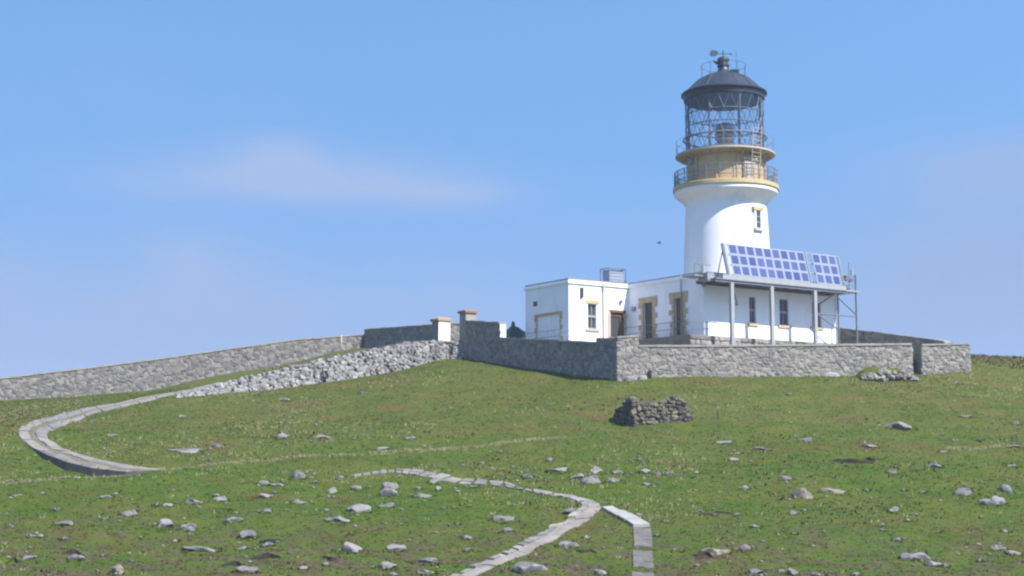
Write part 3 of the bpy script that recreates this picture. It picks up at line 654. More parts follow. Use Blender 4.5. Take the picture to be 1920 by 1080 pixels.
# ------------------------------------------------------------------ unseen concrete paving added inside the walls for bounce light
vs = []; fs = []; nI, nJ = 30, 16
for i in range(nI + 1):
    for j in range(nJ + 1):
        p = Vector((K[0], K[1], 0)) + dE * (1.2 + (LE + 1.0) * i / nI) - nE * (.75 + 9.5 * j / nJ) + V * 0
        p += V * 0 - U * 0; off = .55 * 9.5 * j / nJ * (1 - i / nI); p -= dE * off; vs.append((p.x, p.y, gz(p.x, p.y) + .05))
for i in range(nI):
    for j in range(nJ): k = i * (nJ + 1) + j; fs.append((k, k + nJ + 1, k + nJ + 2, k + 1))
o = MB().add(vs, fs).build('bounce_yard', M['concrete_pale'], None, True, (0, 0, 0)); tag(o, 'unseen pale concrete paving added inside the boundary wall to bounce light', None, kind='structure')

# ------------------------------------------------------------------ lighthouse tower
TC = Vector((0, 0, 0)); q = P(1362.5, 460, 120.0); TC = Vector((q.x, 120.0, FLOOR))
def tz(py):                                                   # height on the tower axis
    rr = ray(1360, py); return rr.z / rr.y * 120.0
def tr_(half, z): return half * (120 * CT + z * ST) / F
def prof(lst): return [(tr_(h, tz(py)), tz(py)) for h, py in lst]
LH = thing('lighthouse_tower', 'white lighthouse tower with a black domed lantern and ochre gallery room', 'lighthouse', TC)
MB().lathe(TC, prof([(90, 650), (84, 580), (79, 465), (76, 405), (74.8, 388)]), 72).build('shaft', M['white'], LH, 40)
MB().lathe(TC, prof([(74.8, 389), (77.5, 385), (78.5, 382), (82, 378), (88, 373), (93, 369.5), (96, 367), (96, 361.2)]), 72).build('corbel', M['white'], LH, 30)
MB().lathe(TC, prof([(97, 361), (98.5, 360), (98.5, 353.5), (97, 352.5), (70, 352)]), 72).build('gallery_deck', M['yellow'], LH, 30)
MB().lathe(TC, prof([(72, 353), (72, 300), (72.5, 296)]), 72).build('service_room', M['ochre_pale'], LH, 40)
MB().lathe(TC, prof([(73, 300), (80, 297.0), (91, 295.5), (92.5, 295), (92.5, 292.2), (91, 291.7), (70, 291)]), 72).build('upper_deck', M['cream'], LH, 30)
def circ(half, py, a): rr = tr_(half, tz(py)); return Vector((TC.x + rr * math.cos(a), TC.y + rr * math.sin(a), tz(py)))
# cell lines on the service room: plates
for k in range(12):
    a = 2 * math.pi * k / 12 + .15; e = MB(); p0, p1 = circ(72.6, 352, a), circ(72.6, 300, a); tdir = Vector((-math.sin(a), math.cos(a), 0)); ndir = Vector((math.cos(a), math.sin(a), 0))
    e.box(p0 - tdir * .05 - ndir * .05, tdir * .1, ndir * .09, Vector((0, 0, p1.z - p0.z))); e.build('pilaster', M['ochre_pale'], LH)
# brackets
for k in range(24):
    a = 2 * math.pi * k / 24; e = MB(); i0 = circ(72, 305, a); i1 = circ(72, 297.5, a); o1 = circ(89, 297.5, a); td = Vector((-math.sin(a), math.cos(a), 0)) * .05
    e.add([i0 - td, i1 - td, o1 - td, i0 + td, i1 + td, o1 + td], [(0, 1, 2), (5, 4, 3), (0, 3, 4, 1), (1, 4, 5, 2), (2, 5, 3, 0)]); e.build('bracket', M['cream'], LH)
def railing(name, half, py0, py1, nposts, rails, mat, rp=.035, rr=.022, mesh_n=0):
    root_ = None; e = MB()
    for fr in rails: e.tube([circ(half, py0 + (py1 - py0) * fr, 2 * math.pi * k / 72) for k in range(72)], rr, 5, True)
    root_ = e.build(name, mat, LH)
    for k in range(nposts): a = 2 * math.pi * k / nposts; MB().tube([circ(half, py0, a), circ(half, py1, a)], rp, 5).build('post', mat, root_)
    if mesh_n:
        e = MB()
        for k in range(mesh_n):
            a = 2 * math.pi * k / mesh_n; e.tube([circ(half, py0, a), circ(half, py1, a + .10)], .012, 3); e.tube([circ(half, py0, a), circ(half, py1, a - .10)], .012, 3)
        w = e.build('lattice', mat, root_); w['kind'] = 'stuff'
    return root_
railing('gallery_railing', 95.5, 352.5, 325, 24, (.33, .66, 1), M['rail'], .045, .03, 110)
railing('upper_railing', 91, 291, 266, 18, (.5, 1), M['grey_metal'], .022, .016)
# lantern
NS = 20; tiers = [290, 262, 241, 218, 190]; hl = 72.5
e = MB()
for py in tiers[1:-1]: e.tube([circ(hl, py, 2 * math.pi * k / 64) for k in range(64)], .048, 5, True)
e.lathe(TC, prof([(hl + 1.5, 290.5), (hl + 1.5, 286), (hl - 2, 286), (hl - 2, 290.5)]), 64, False)
lan = e.build('lantern_frame', M['bar'], LH)
e = MB(); e.tube([circ(77, 262, 2 * math.pi * k / 64) for k in range(64)], .07, 5, True); e.build('hand_ring', M['bar'], LH)
for j in range(4):
    o_ = (j % 2) * .5; o2 = ((j + 1) % 2) * .5
    for k in range(NS):
        a0 = 2 * math.pi * (k + o_) / NS; a1 = 2 * math.pi * (k + 1 + o_) / NS; am = 2 * math.pi * (k + .5 + o_) / NS; an = 2 * math.pi * (k + 1.5 + o_) / NS
        p0, p1, pm, pn = circ(hl, tiers[j], a0), circ(hl, tiers[j], a1), circ(hl, tiers[j + 1], am), circ(hl, tiers[j + 1], an)
        MB().tube([p0, pm], .030, 4).build('glazing_bar', M['bar'], lan); MB().tube([pm, p1], .030, 4).build('glazing_bar', M['bar'], lan)
        MB().add([p0, p1, pm], [(0, 1, 2)]).build('pane', M['lantern_glass'], lan); MB().add([p1, pn, pm], [(0, 1, 2)]).build('pane', M['lantern_glass'], lan)
for k in range(8):
    a = 2 * math.pi * (k + .32) / 8; MB().tube([circ(hl - .5, 290, a), circ(hl - .5, 188, a)], .075, 6).build('standard', M['bar'], lan)
# optic
e = MB().lathe(TC, prof([(6, 290), (6, 272), (14, 270), (14, 262), (17, 256), (17, 240), (13, 233), (5, 231)]), 24); opt = e.build('lens', M['bulb'], LH, 40)
e = MB()
for py in (268, 260, 252, 244, 236): e.tube([circ(18 if py < 262 else 15, py, 2 * math.pi * k / 24) for k in range(24)], .05, 4, True)
e.build('lens_ring', M['dark'], opt)
# dome
MB().lathe(TC, prof([(hl, 191), (75, 190), (75.5, 182), (78, 180.5), (79.8, 179.5), (79.8, 177), (77, 175.5), (73, 174), (69, 170), (65, 166.5), (58, 160), (49.5, 152), (41, 147), (32.5, 143), (22, 139), (13.5, 135.5), (10.5, 131.5), (9.5, 126), (9.5, 124)]), 64, False).build('dome', M['dome'], LH, 35)
MB().lathe(TC, prof([(hl - 1, 191), (72, 186), (68, 176), (50, 166), (10, 160)]), 48, False).build('dome_lining', M['dome'], LH, 35)
for k in range(16):
    a = 2 * math.pi * (k + .5) / 16; e = MB(); e.tube([circ(h + .4, py, a) for h, py in ((73, 174), (65, 166.5), (58, 160), (49.5, 152), (41, 147), (32.5, 143), (22, 139))], .022, 4); e.build('dome_rib', M['dome'], LH)
MB().lathe(TC, prof([(9.5, 126), (11.5, 125), (11.5, 123), (9, 122), (9, 115), (11.5, 113.5), (11, 110.5), (7, 107.5), (2.5, 106), (1, 104)]), 32).build('ventilator', M['dark'], LH, 40)
ztop = tz(104); ax = Vector((TC.x, TC.y, ztop)); XR = Vector((1, .15, 0)).normalized(); px_m = 1 / 22.3
e = MB(); e.tube([ax + Vector((0, 0, -.3)), ax + Vector((0, 0, .45))], .05, 6); e.tube([ax - XR * .9 + Vector((0, 0, .12)), ax + XR * .75 + Vector((0, 0, .18))], .035, 5)
vn = e.build('wind_vane', M['dark'], LH)
c = ax - XR * .78 + Vector((0, 0, .14)); th = Vector((-XR.y, XR.x, 0)) * .05
outl = [(-.42, -.18), (-.36, .22), (-.05, .30), (.28, .20), (.34, -.02), (.15, -.2), (-.15, -.26)]
e = MB(); vs = [c + XR * a + Vector((0, 0, b2)) + th for a, b2 in outl] + [c + XR * a + Vector((0, 0, b2)) - th for a, b2 in outl]; n7 = len(outl)
e.add(vs, [tuple(range(n7)), tuple(reversed(range(n7, 2 * n7)))] + [(i, n7 + i, n7 + (i + 1) % n7, (i + 1) % n7) for i in range(n7)]); e.build('vane_tail', M['dark'], vn)
e = MB(); p = ax + XR * .45 + Vector((0, 0, .17)); e.add([p + th, p + XR * .32 + Vector((0, 0, .12)) + th * .2, p + XR * .32 + Vector((0, 0, -.12)) + th * .2, p - th], [(0, 1, 2), (3, 2, 1), (0, 3, 1), (0, 2, 3)]); e.build('vane_point', M['dark'], vn)
e = MB(); q0 = Vector((TC.x, TC.y, tz(117))); e.tube([q0 - XR * .3, q0 - XR * .62 + Vector((0, 0, -.05)), q0 - XR * .95 + Vector((0, 0, .12))], [.22, .17, .04], 8); e.build('cowl', M['dark'], LH)
e = MB(); e.tube([circ(42, 124, 2 * math.pi * k / 32) for k in range(32)], .02, 4, True); dr = e.build('dome_railing', M['rail'], LH)
for k in range(10): a = 2 * math.pi * (k + .3) / 10; MB().tube([circ(42, 146, a), circ(42, 124, a)], .024, 4).build('post', M['rail'], dr)
e = MB(); a = -.15; p = circ(24, 138, a); e.tube([p, p + Vector((0, 0, 2.1))], .018, 4); e.tube([p + Vector((-.12, 0, 1.6)), p + Vector((.14, 0, 1.6))], .02, 4); e.build('antenna', M['rail'], LH)
e = MB(); p = circ(28, 141.5, -.9); e.cbox(p + Vector((0, 0, .12)), (.75, 0, 0), (0, .4, 0), (0, 0, .2)); e.build('hatch', M['dome'], LH)
# ladder from the gallery to the lantern
aL = -math.pi / 2 + math.asin(47.0 / 93); td = Vector((-math.sin(aL), math.cos(aL), 0)); e = MB()
l0, l1 = circ(86, 352, aL), circ(94, 254, aL)
for sgn in (-1, 1): e.tube([l0 + td * .45 * sgn, l1 + td * .45 * sgn], .04, 5)
lad = e.build('ladder', M['cream'], LH)
for k in range(13): p = l0.lerp(l1, (k + .7) / 13.4); MB().tube([p - td * .45, p + td * .45], .028, 4).build('rung', M['cream'], lad)
aW = aL - .30; td2 = Vector((-math.sin(aW), math.cos(aW), 0)); nd2 = Vector((math.cos(aW), math.sin(aW), 0)); p = circ(72.5, 352, aL - .12)
e = MB(); dd = Vector((-math.sin(aL - .05), math.cos(aL - .05), 0)); dn = Vector((math.cos(aL - .05), math.sin(aL - .05), 0)); p = circ(72.2, 352, aL - .05)
e.box(p - dd * .6, dd * 1.2, dn * .14, (0, 0, 1.85)); dr_ = e.build('gallery_door', M['cream'], LH)
e = MB(); e.box(p - dd * .7 + Vector((0, 0, 1.85)), dd * 1.4, dn * .3, (0, 0, .14)); e.build('door_hood', M['cream'], dr_)
for a_, py0, py1 in ((-math.pi / 2 - .94, 352, 300), (-math.pi / 2 + 1.2, 352, 300)):
    e = MB(); e.tube([circ(75, py0, a_), circ(75, py1, a_)], .06, 6); e.build('downpipe', M['cream'], LH)
e = MB(); p = circ(76, 309, -math.pi / 2 - 1.15); e.cbox(p, (.32, 0, 0), (0, .3, 0), (0, 0, .55)); e.build('junction_box', M['pale_metal'], LH)
# tower window
aw = -math.pi / 2 + math.asin((1412 - 1363.5) / 77.0); tdw = Vector((-math.sin(aw), math.cos(aw), 0)); ndw = Vector((math.cos(aw), math.sin(aw), 0))
zb, zt = tz(438), tz(405); pw = circ(77.0, 421, aw); pw = Vector((pw.x, pw.y, 0)); hw = .30
e = MB()
e.box(pw - tdw * hw + ndw * .02 + Vector((0, 0, zb)), tdw * 2 * hw, ndw * .05, (0, 0, zt - zb)); win = e.build('window', M['glass'], LH)
e = MB()
for u0 in (-hw, hw - .05): e.box(pw + tdw * u0 + ndw * .06 + Vector((0, 0, zb)), tdw * .05, ndw * .04, (0, 0, zt - zb))
for k in range(4): e.box(pw - tdw * (hw - .05) + ndw * .063 + Vector((0, 0, zb + (zt - zb - .07) * k / 3)), tdw * (2 * hw - .1), ndw * .03, (0, 0, .07))
e.build('window_frame', M['pale_metal'], win)
MB().box(pw - tdw * (hw + .32) + ndw * -.1 + Vector((0, 0, zt)), tdw * (2 * hw + .64), ndw * .26, (0, 0, .30)).build('lintel', M['ochre'], LH)
MB().box(pw - tdw * (hw + .25) + ndw * -.05 + Vector((0, 0, zb - .22)), tdw * (2 * hw + .5), ndw * .28, (0, 0, .2)).build('sill', M['cream'], LH)
for sg in (-1, 1): MB().box(pw + tdw * (sg * (hw + .08) - .08) + ndw * -.1 + Vector((0, 0, zb)), tdw * .16, ndw * .2, (0, 0, zt - zb)).build('jamb', M['white'], LH)

# ------------------------------------------------------------------ main block
def s_on(px, py, A, d):
    q = on_line(px, py, A, (A[0] + d.x * 10, A[1] + d.y * 10)); return (Vector((q.x, q.y, 0)) - Vector((A[0], A[1], 0))).dot(d), q.z
FR = Face(C0, U, NR); FL = Face(C0 + V * MAIN_D, -V, NL)          # right-hand face; shaded face (from the far end to the near corner)
def sl_(px, py): a, z = s_on(px, py, C0.xy, V); return MAIN_D - a, z
MBK = thing('station_building', 'white flat roofed station block with two ochre edged doors, under the tower', 'building', C0 + U * 7 + V * 5 + Vector((0, 0, FLOOR)))
doors = []
for px0, px1 in ((1207, 1224), (1265, 1281)):
    a0, a1 = sl_(px0, 600)[0], sl_(px1, 600)[0]; zt_ = sl_((px0 + px1) / 2, 567 if px0 < 1230 else 558)[1]; doors.append((a0, a1, FLOOR + .05, zt_))
wins = []
for pxc, hwpx, py0, py1 in ((1411, 6.5, 556, 607), (1470, 9, 560, 611), (1531, 9, 566, 614)):
    a0, z1 = s_on(pxc - hwpx, py0, C0.xy, U); a1, z0 = s_on(pxc + hwpx, py1, C0.xy, U); wins.append((a0, a1, z0, z1))
e = MB(); FR.wall(e, MAIN_L, FLOOR, ROOF - .42, wins); FL.wall(e, MAIN_D, FLOOR, ROOF - .42, doors)
Face(C0 + U * MAIN_L, V, U).wall(e, MAIN_D, FLOOR, ROOF - .42, []); Face(C0 + U * MAIN_L + V * MAIN_D, -U, V).wall(e, MAIN_L, FLOOR, ROOF - .42, [])
e.build('wall', M['white'], MBK)
def parapet(root, o, d1, L1, d2, L2, z0, z1):
    e = MB(); o = Vector(o)
    e.box(o - d1 * .13 - d2 * .13 + Vector((0, 0, z0)), d1 * (L1 + .26), d2 * (L2 + .26), (0, 0, .13)); e.box(o - d1 * .02 - d2 * .02 + Vector((0, 0, z0 + .13)), d1 * (L1 + .04), d2 * (L2 + .04), (0, 0, z1 - z0 - .23)); e.build('cornice', M['white'], root)
    e = MB(); e.box(o - d1 * .03 - d2 * .03 + Vector((0, 0, z1 - .10)), d1 * (L1 + .06), d2 * (L2 + .06), (0, 0, .10)); e.build('roof', M['coping'], root)
parapet(MBK, C0, U, MAIN_L, V, MAIN_D, ROOF - .42, ROOF)
def window(face, root, a0, a1, z0, z1, lint=M['ochre'], sash=True, sill=M['ochre']):
    w = MB(); face.box(w, a0, a1, z0, z1, -.24, -.20); wo = w.build('window', M['glass'], root)
    e = MB(); t = .08
    face.box(e, a0, a0 + t, z0, z1, -.20, -.10); face.box(e, a1 - t, a1, z0, z1, -.20, -.10); face.box(e, a0 + t, a1 - t, z1 - t, z1, -.20, -.10); face.box(e, a0 + t, a1 - t, z0, z0 + t, -.20, -.10)
    zm = (z0 + z1) / 2; face.box(e, a0 + t, a1 - t, zm - .09, zm + .09, -.20, -.08); am = (a0 + a1) / 2; face.box(e, am - .03, am + .03, z0 + t, zm - .09, -.20, -.12); face.box(e, am - .03, am + .03, zm + .09, z1 - t, -.20, -.12)
    e.build('window_frame', M['pale_metal'], wo)
    e = MB(); face.box(e, a0 - .22, a1 + .22, z0 - .2, z0, -.1, .12); e.build('sill', sill, root)
    if lint: e = MB(); face.box(e, a0 - .25, a1 + .25, z1, z1 + .3, .003, .05); e.build('lintel', lint, root)
for w in wins: window(FR, MBK, *w, lint=None)
def quoins(face, root, a0, a1, z0, z1, mat, seed=2, wmin=.28, wmax=.62, lint=.45, out=.06):
    rnd = random.Random(seed); n = max(3, int((z1 - z0) / .42)); h = (z1 - z0) / n
    for k in range(n):
        for sg in (0, 1):
            w = (wmin if (k + sg * 0) % 2 else wmax) * rnd.uniform(.9, 1.1); e = MB(); za, zb_ = z0 + k * h + .012, z0 + (k + 1) * h - .012
            if sg == 0: face.box(e, a0 - w, a0, za, zb_, -.05, out)
            else: face.box(e, a1, a1 + w, za, zb_, -.05, out)
            e.build('quoin', mat, root)
    e = MB(); face.box(e, a0 - wmax, a1 + wmax, z1, z1 + lint, .003, out + .01); e.build('lintel', mat, root)
for k, dd_ in enumerate(doors):
    quoins(FL, MBK, *dd_, M['ochre'], 3 + k)
    e = MB(); FL.box(e, dd_[0], dd_[1], dd_[2], dd_[3], -.26, -.20); dob = e.build('door', M['greydoor'] if k == 0 else M['wood'], MBK)
    e = MB(); FL.box(e, dd_[0] + .12, dd_[1] - .12, dd_[2] + 1.7, dd_[3] - .5, -.20, -.17); FL.box(e, dd_[0] + .12, dd_[1] - .12, dd_[2] + .2, dd_[2] + 1.5, -.20, -.17); e.build('door_panel', M['greydoor'] if k == 0 else M['wood'], dob)
    e = MB(); FL.box(e, dd_[1] - .22, dd_[1] - .14, dd_[2] + 1.5, dd_[2] + 1.62, -.17, -.10); e.build('handle', M['grey_metal'], dob)
e = MB(); a, z = sl_(1279, 560); e.tube([FL.p(a, FLOOR, .12), FL.p(a, ROOF + .1, .12)], .055, 6); e.build('downpipe', M['pale_metal'], MBK)
e = MB(); e.tube([C0 + NL * .14 + NR * .14 + Vector((0, 0, ROOF - 1.3)), C0 + NL * .14 + NR * .14 + Vector((0, 0, ROOF + .45))], .16, 8); e.build('corner_pipe', M['pale_metal'], MBK)
a, z = sl_(1188, 580); e = MB(); FL.box(e, a - .15, a + .3, z - .15, z + .2, .003, .18); e.build('lamp_box', M['grey_metal'], MBK)
# plinth and its raised walkway
PL = thing('stone_plinth', 'brown rough stone plinth under the white block, above the boundary wall', 'plinth', C0 + Vector((0, 0, 8.6)))
e = MB(); e.box(C0 - U * 2.0 + NR * .5 + Vector((0, 0, 7.6)), U * (MAIN_L + 1.9), V * 1.0, (0, 0, FLOOR - .02 - 7.6)); e.box(C0 - U * 2.0 + NR * -.5 + Vector((0, 0, 7.6)), U * 2.02, V * (MAIN_D + .0), (0, 0, FLOOR - .02 - 7.6)); e.build('plinth_body', M['plinth'], PL)
PF = Face(C0 - U * 2.0 + NR * .5, U, NR); rnd = random.Random(8)
for row, (z0, z1) in enumerate(((FLOOR - .42, FLOOR - .05), (FLOOR - .82, FLOOR - .45), (FLOOR - 1.25, FLOOR - .85))):
    s = 0
    while s < MAIN_L + 1.8:
        w = min(rnd.uniform(.4, 1.0), MAIN_L + 1.85 - s); inst('stone', rnd.choice(RUB), PL, PF.p(s + w / 2, (z0 + z1) / 2, .0), (0, rnd.uniform(-.04, .04), PF.rot()), (w * .95, .2, (z1 - z0) * .95)); s += w
RL = thing('hand_railing', 'thin metal railing along the raised walkway past the two ochre edged doors', 'railing', C0 - U * 1.9 + Vector((0, 0, FLOOR)))
e = MB(); FW = Face(C0 - U * 1.85, V, NL)
for h in (.55, 1.1): e.tube([FW.p(0, FLOOR + h), FW.p(7.6, FLOOR + h)], .03, 5)
for h in (.55, 1.1): e.tube([FW.p(0, FLOOR + h), FW.p(0, FLOOR + h) + U * 3.2], .03, 5)
e.build('rail', M['rail'], RL)
for s in (0, 1.9, 3.8, 5.7, 7.6): MB().tube([FW.p(s, FLOOR - .03), FW.p(s, FLOOR + 1.12)], .035, 5).build('post', M['rail'], RL)
MB().tube([FW.p(0, FLOOR - .03) + U * 3.2, FW.p(0, FLOOR + 1.12) + U * 3.2], .035, 5).build('post', M['rail'], RL)

# ------------------------------------------------------------------ annexe
ANL = 6.37
AX = thing('annexe_building', 'smaller white flat roofed annexe with a bricked up garage opening', 'building', A0 + U * 3 + V * 3 + Vector((0, 0, FLOOR)))
AR = Face(A0, U, NR); AL = Face(A0 + V * ANX_D, -V, NL); ABOT = FLOOR - 1.2
def sa_(px, py): a, z = s_on(px, py, A0.xy, V); return ANX_D - a, z
def sr_(px, py): return s_on(px, py, A0.xy, U)
w0, w1 = sr_(1102, 569), sr_(1119, 617); d0, d1 = sr_(1144, 585), sr_(1172, 640)
wn = (w0[0], w1[0], w1[1], w0[1]); dn_ = (d0[0], d1[0], FLOOR, d0[1])
g0, g1 = sa_(1007, 593), sa_(1050, 590); gd = (g0[0], g1[0], ABOT + .3, (g0[1] + g1[1]) / 2)
e = MB(); AR.wall(e, ANL, ABOT, ROOF - .42, [wn, dn_]); AL.wall(e, ANX_D, ABOT, ROOF - .42, [gd], .12); Face(A0 + U * ANL + V * ANX_D, -U, V).wall(e, ANL, ABOT, ROOF - .42, []); e.build('wall', M['white'], AX)
parapet(AX, A0, U, ANL - .08, V, ANX_D, ROOF - .42, ROOF)
window(AR, AX, *wn, lint=M['yellow'], sill=M['cream'])
e = MB(); AR.box(e, dn_[0], dn_[1], dn_[2], dn_[3], -.26, -.2); do_ = e.build('door', M['greydoor'], AX)
e = MB(); AR.box(e, dn_[0] + .05, dn_[1] - .05, dn_[3] - .35, dn_[3] - .02, -.2, -.12); e.build('transom', M['wood'], do_)
e = MB(); AR.box(e, dn_[1] - .45, dn_[1] - .02, dn_[2], dn_[3] - .37, -.2, -.1); e.build('door_leaf', M['wood'], do_)
e = MB(); AR.box(e, dn_[0] - .3, dn_[0], dn_[2], dn_[3], -.05, .05); e.build('jamb', M['cream'], AX)
e = MB(); AR.box(e, dn_[0] - .1, dn_[1] + .1, dn_[3], dn_[3] + .2, -.05, .06); e.build('lintel', M['wood'], AX)
n6 = 5
for k in range(n6):
    w = (.25 if k % 2 else .42); z = FLOOR + (dn_[3] - FLOOR) * k / n6; e = MB(); AR.box(e, dn_[1], dn_[1] + w * .6, z + .01, z + (dn_[3] - FLOOR) / n6 - .01, -.05, .05); e.build('quoin', M['ochre'], AX)
quoins(AL, AX, *gd, M['ochre'], 9, .16, .34, .22, .05)
e = MB(); AL.box(e, gd[0], gd[1], gd[2], gd[3], -.13, -.10); e.build('blocked_opening', M['white'], AX)
e = MB(); a, z = sr_(1130, 560); AR.box(e, a - .09, a + .09, ROOF - .75, ROOF - .2, .072, .2); e.tube([AR.p(a, FLOOR - 1, .1), AR.p(a, ROOF - .7, .1)], .055, 6); e.build('downpipe', M['cream'], AX)
a, z = sr_(1090, 547); e = MB(); AR.box(e, a - .13, a + .13, z - .5, z + .35, .003, .16); e.build('meter_box', M['greydoor'], AX)
a, z = sr_(1163, 566); e = MB(); e.tube([AR.p(a, z, 0), AR.p(a, z, .2)], .15, 10); e.build('bulkhead_lamp', M['rail'], AX)
a, z = sa_(1004, 570); e = MB(); AL.box(e, a - .25, a + .25, z - .2, z + .2, .003, .06); e.build('vent', M['wood'], AX)
AR2 = thing('hand_railing', 'thin metal railing in front of the bricked up garage opening of the annexe', 'railing', A0 + NL * 1.5 + Vector((0, 0, FLOOR - .8)))
e = MB(); ff = Face(A0 + NL * 1.5 + NR * .8, V, NL); zr = FLOOR + .75
for h in (0, -.5): e.tube([ff.p(5.2, zr + h), ff.p(0, zr + h), ff.p(0, zr + h) + U * 4.2], .026, 5)
e.build('rail', M['rail'], AR2)
for s in (0, 1.7, 3.4, 5.2): MB().tube([ff.p(s, gz(*ff.p(s, 0).xy)), ff.p(s, zr)], .03, 5).build('post', M['rail'], AR2)
for s in (2.1, 4.2): q = ff.p(0, 0) + U * s; MB().tube([Vector((q.x, q.y, gz(q.x, q.y))), Vector((q.x, q.y, zr))], .03, 5).build('post', M['rail'], AR2)
# box frame on the roof
a0c, a1c = s_on(1134, 520, (A0 + V * 1.0).xy, U)[0], s_on(1165, 520, (A0 + V * 1.0).xy, U)[0]; CG = thing('roof_cage', 'small open metal frame with a pale tank on the annexe roof', 'roof tank', AR.p((a0c + a1c) / 2, ROOF, -.9))
e = MB(); zc = ROOF + 1.25
cs = [AR.p(a0c, 0, -.4), AR.p(a1c, 0, -.4), AR.p(a1c, 0, -1.6), AR.p(a0c, 0, -1.6)]
for i in range(4):
    p, q = cs[i], cs[(i + 1) % 4]; e.tube([Vector((p.x, p.y, ROOF)), Vector((p.x, p.y, zc))], .045, 5)
    for h in (zc, ROOF + .1): e.tube([Vector((p.x, p.y, h)), Vector((q.x, q.y, h))], .04, 5)
e.build('frame', M['rail'], CG)
e = MB(); AR.box(e, a0c + .14, a1c - .14, ROOF + .12, zc - .12, -1.45, -.55); e.build('tank', M['panel_back'], CG)
e = MB()
for k in range(3): AR.box(e, a0c + .16, a1c - .16, ROOF + .3 + .28 * k, ROOF + .36 + .28 * k, -.55, -.52)
e.build('tank_rib', M['grey_metal'], CG)
aa = sr_(1172, 520)[0]; e = MB(); AR.box(e, a1c + .02, aa + .3, ROOF, ROOF + .14, -1.2, -.2); e.tube([AR.p(aa + .2, ROOF, -.3), AR.p(aa + .2, ROOF + .3, -.3)], .03, 5); e.build('pipe_bracket', M['rail'], CG)

# ------------------------------------------------------------------ solar platform
QF = 2.3; SPF = Face(C0 + NR * QF, U, NR); zp = 14.02
def sp_(px, py): return s_on(px, py, SPF.o.xy, U)
SA = thing('solar_array', 'raised platform of blue solar panels on posts in front of the white block', 'solar panels', SPF.p(7, FLOOR, -1))
e = MB(); SPF.box(e, -.9, 13.9, zp, zp + .08, -2.25, .15); e.build('deck', M['grey_metal'], SA)
e = MB(); SPF.box(e, -.1, 13.9, zp + .09, zp + .42, .02, .08); e.build('fascia', M['pale_metal'], SA)
e = MB(); SPF.box(e, -.9, 14.1, zp - .2, zp - .003, -.1, .06); SPF.box(e, -.9, 14.1, zp - .2, zp - .003, -2.2, -2.04); e.build('beam', M['rail'], SA)
for s in np.arange(.2, 14, 1.53): e = MB(); SPF.box(e, s, s + .08, zp - .17, zp - .02, -2.03, -.11); e.build('joist', M['rail'], SA)
for px in (1373, 1448, 1529): a, z = sp_(px, 600); p = SPF.p(a, 0, -.02); g = gz(p.x, p.y) - .3; e = MB(); SPF.box(e, a - .16, a + .16, g, zp - .2, -.14, .10); e.build('post', M['pale_metal'], SA)
a_end = sp_(1607, 600)[0]
for out in (-.05, -2.1): p = SPF.p(a_end, 0, out); e = MB(); e.tube([Vector((p.x, p.y, gz(p.x, p.y) - .3)), Vector((p.x, p.y, zp + (1.5 if out > -1 else 0)))], .085, 6); e.build('scaffold_post', M['rail'], SA)
e = MB(); a3 = sp_(1529, 600)[0]; zz1 = sp_(1560, 590)[1]
for p_, q_ in (((a3, zz1), (a_end, zz1)), ((a3 + .1, zz1), (a3 + 2.9, zz1 - 1.3)), ((a3 + 2.2, zp - .25), (a_end, zz1 + .15))): e.tube([SPF.p(*p_, -.05), SPF.p(*q_, -.05)], .055, 5)
e.tube([SPF.p(.9, zp - .2, -.05), SPF.p(3.6, zp - 1.6, -2.25)], .06, 5); e.tube([SPF.p(a_end - 2.4, zp - .2, -.05), SPF.p(a_end - 2.8, zp - 1.3, -2.25)], .06, 5); e.build('brace', M['rail'], SA)
e = MB(); SPF.box(e, 13.9, a_end + .35, zp - .02, zp + .1, -2.2, .12); e.build('end_deck', M['pale_metal'], SA)
e = MB(); SPF.box(e, -2.2, -.92, zp + .25, zp + .33, -2.3, -.9); SPF.box(e, -1.2, -.5, zp - .1, zp + .55, -1.6, -.5); e.build('side_landing', M['grey_metal'], SA)
# panels: local frame of the tilted plane
TILT = .66; HZ = 2.62; pz0 = zp + .45; updir = (Vector((0, 0, HZ)) - NR * TILT).normalized(); plen = math.hypot(HZ, TILT); outn = U.cross(updir); outn = outn if outn.dot(NR) > 0 else -outn
s_a = s_on(1371, 508, (C0 + NR * (QF - .2)).xy, U)[0] + .34
pw_, ph_ = .955, plen / 3
e = MB(); ob = SPF.p(s_a - .55, pz0, -.2)
e.box(ob - outn * .12, U * .1, updir * (plen + .05), outn * .1); e.box(ob - outn * .12 + U * 9.25, U * .1, updir * (plen + .05), outn * .1); e.box(ob - outn * .12 + U * 13.2, U * .1, updir * plen, outn * .1)
for k in range(4): e.box(ob - outn * .2 + updir * (plen / 3 * k), U * 13.3, updir * .08, outn * .08)
for a in (.2, 3, 6, 9, 13): e.tube([ob + U * a + updir * (plen * .95) - outn * .2, ob + U * a - NR * 1.7 - Vector((0, 0, .2))], .05, 5)
e.build('rack', M['grey_metal'], SA)
e = MB(); e.box(ob + updir * (plen * .0) + U * -.14 - outn * .15, U * .14, updir * (plen), outn * .14); e.build('edge_bar', M['rail'], SA)
for r_ in range(3):
    for c_ in list(range(9)) + [10, 11, 12]:
        a = .42 + pw_ * c_ + (-.08 if c_ > 9 else 0); o_ = ob + U * a + updir * (ph_ * r_) + outn * .01
        e = MB(); e.box(o_ + U * .012 + updir * .012, U * (pw_ - .024), updir * (ph_ - .024), outn * .05); pn_ = e.build('solar_panel', M['panel_back'], SA)
        e = MB(); mx_, my_ = .115, .10; e.box(o_ + U * mx_ + updir * my_ + outn * .05, U * (pw_ - 2 * mx_), updir * (ph_ - 2 * my_), outn * .012); e.build('cell', M['cell'], pn_)
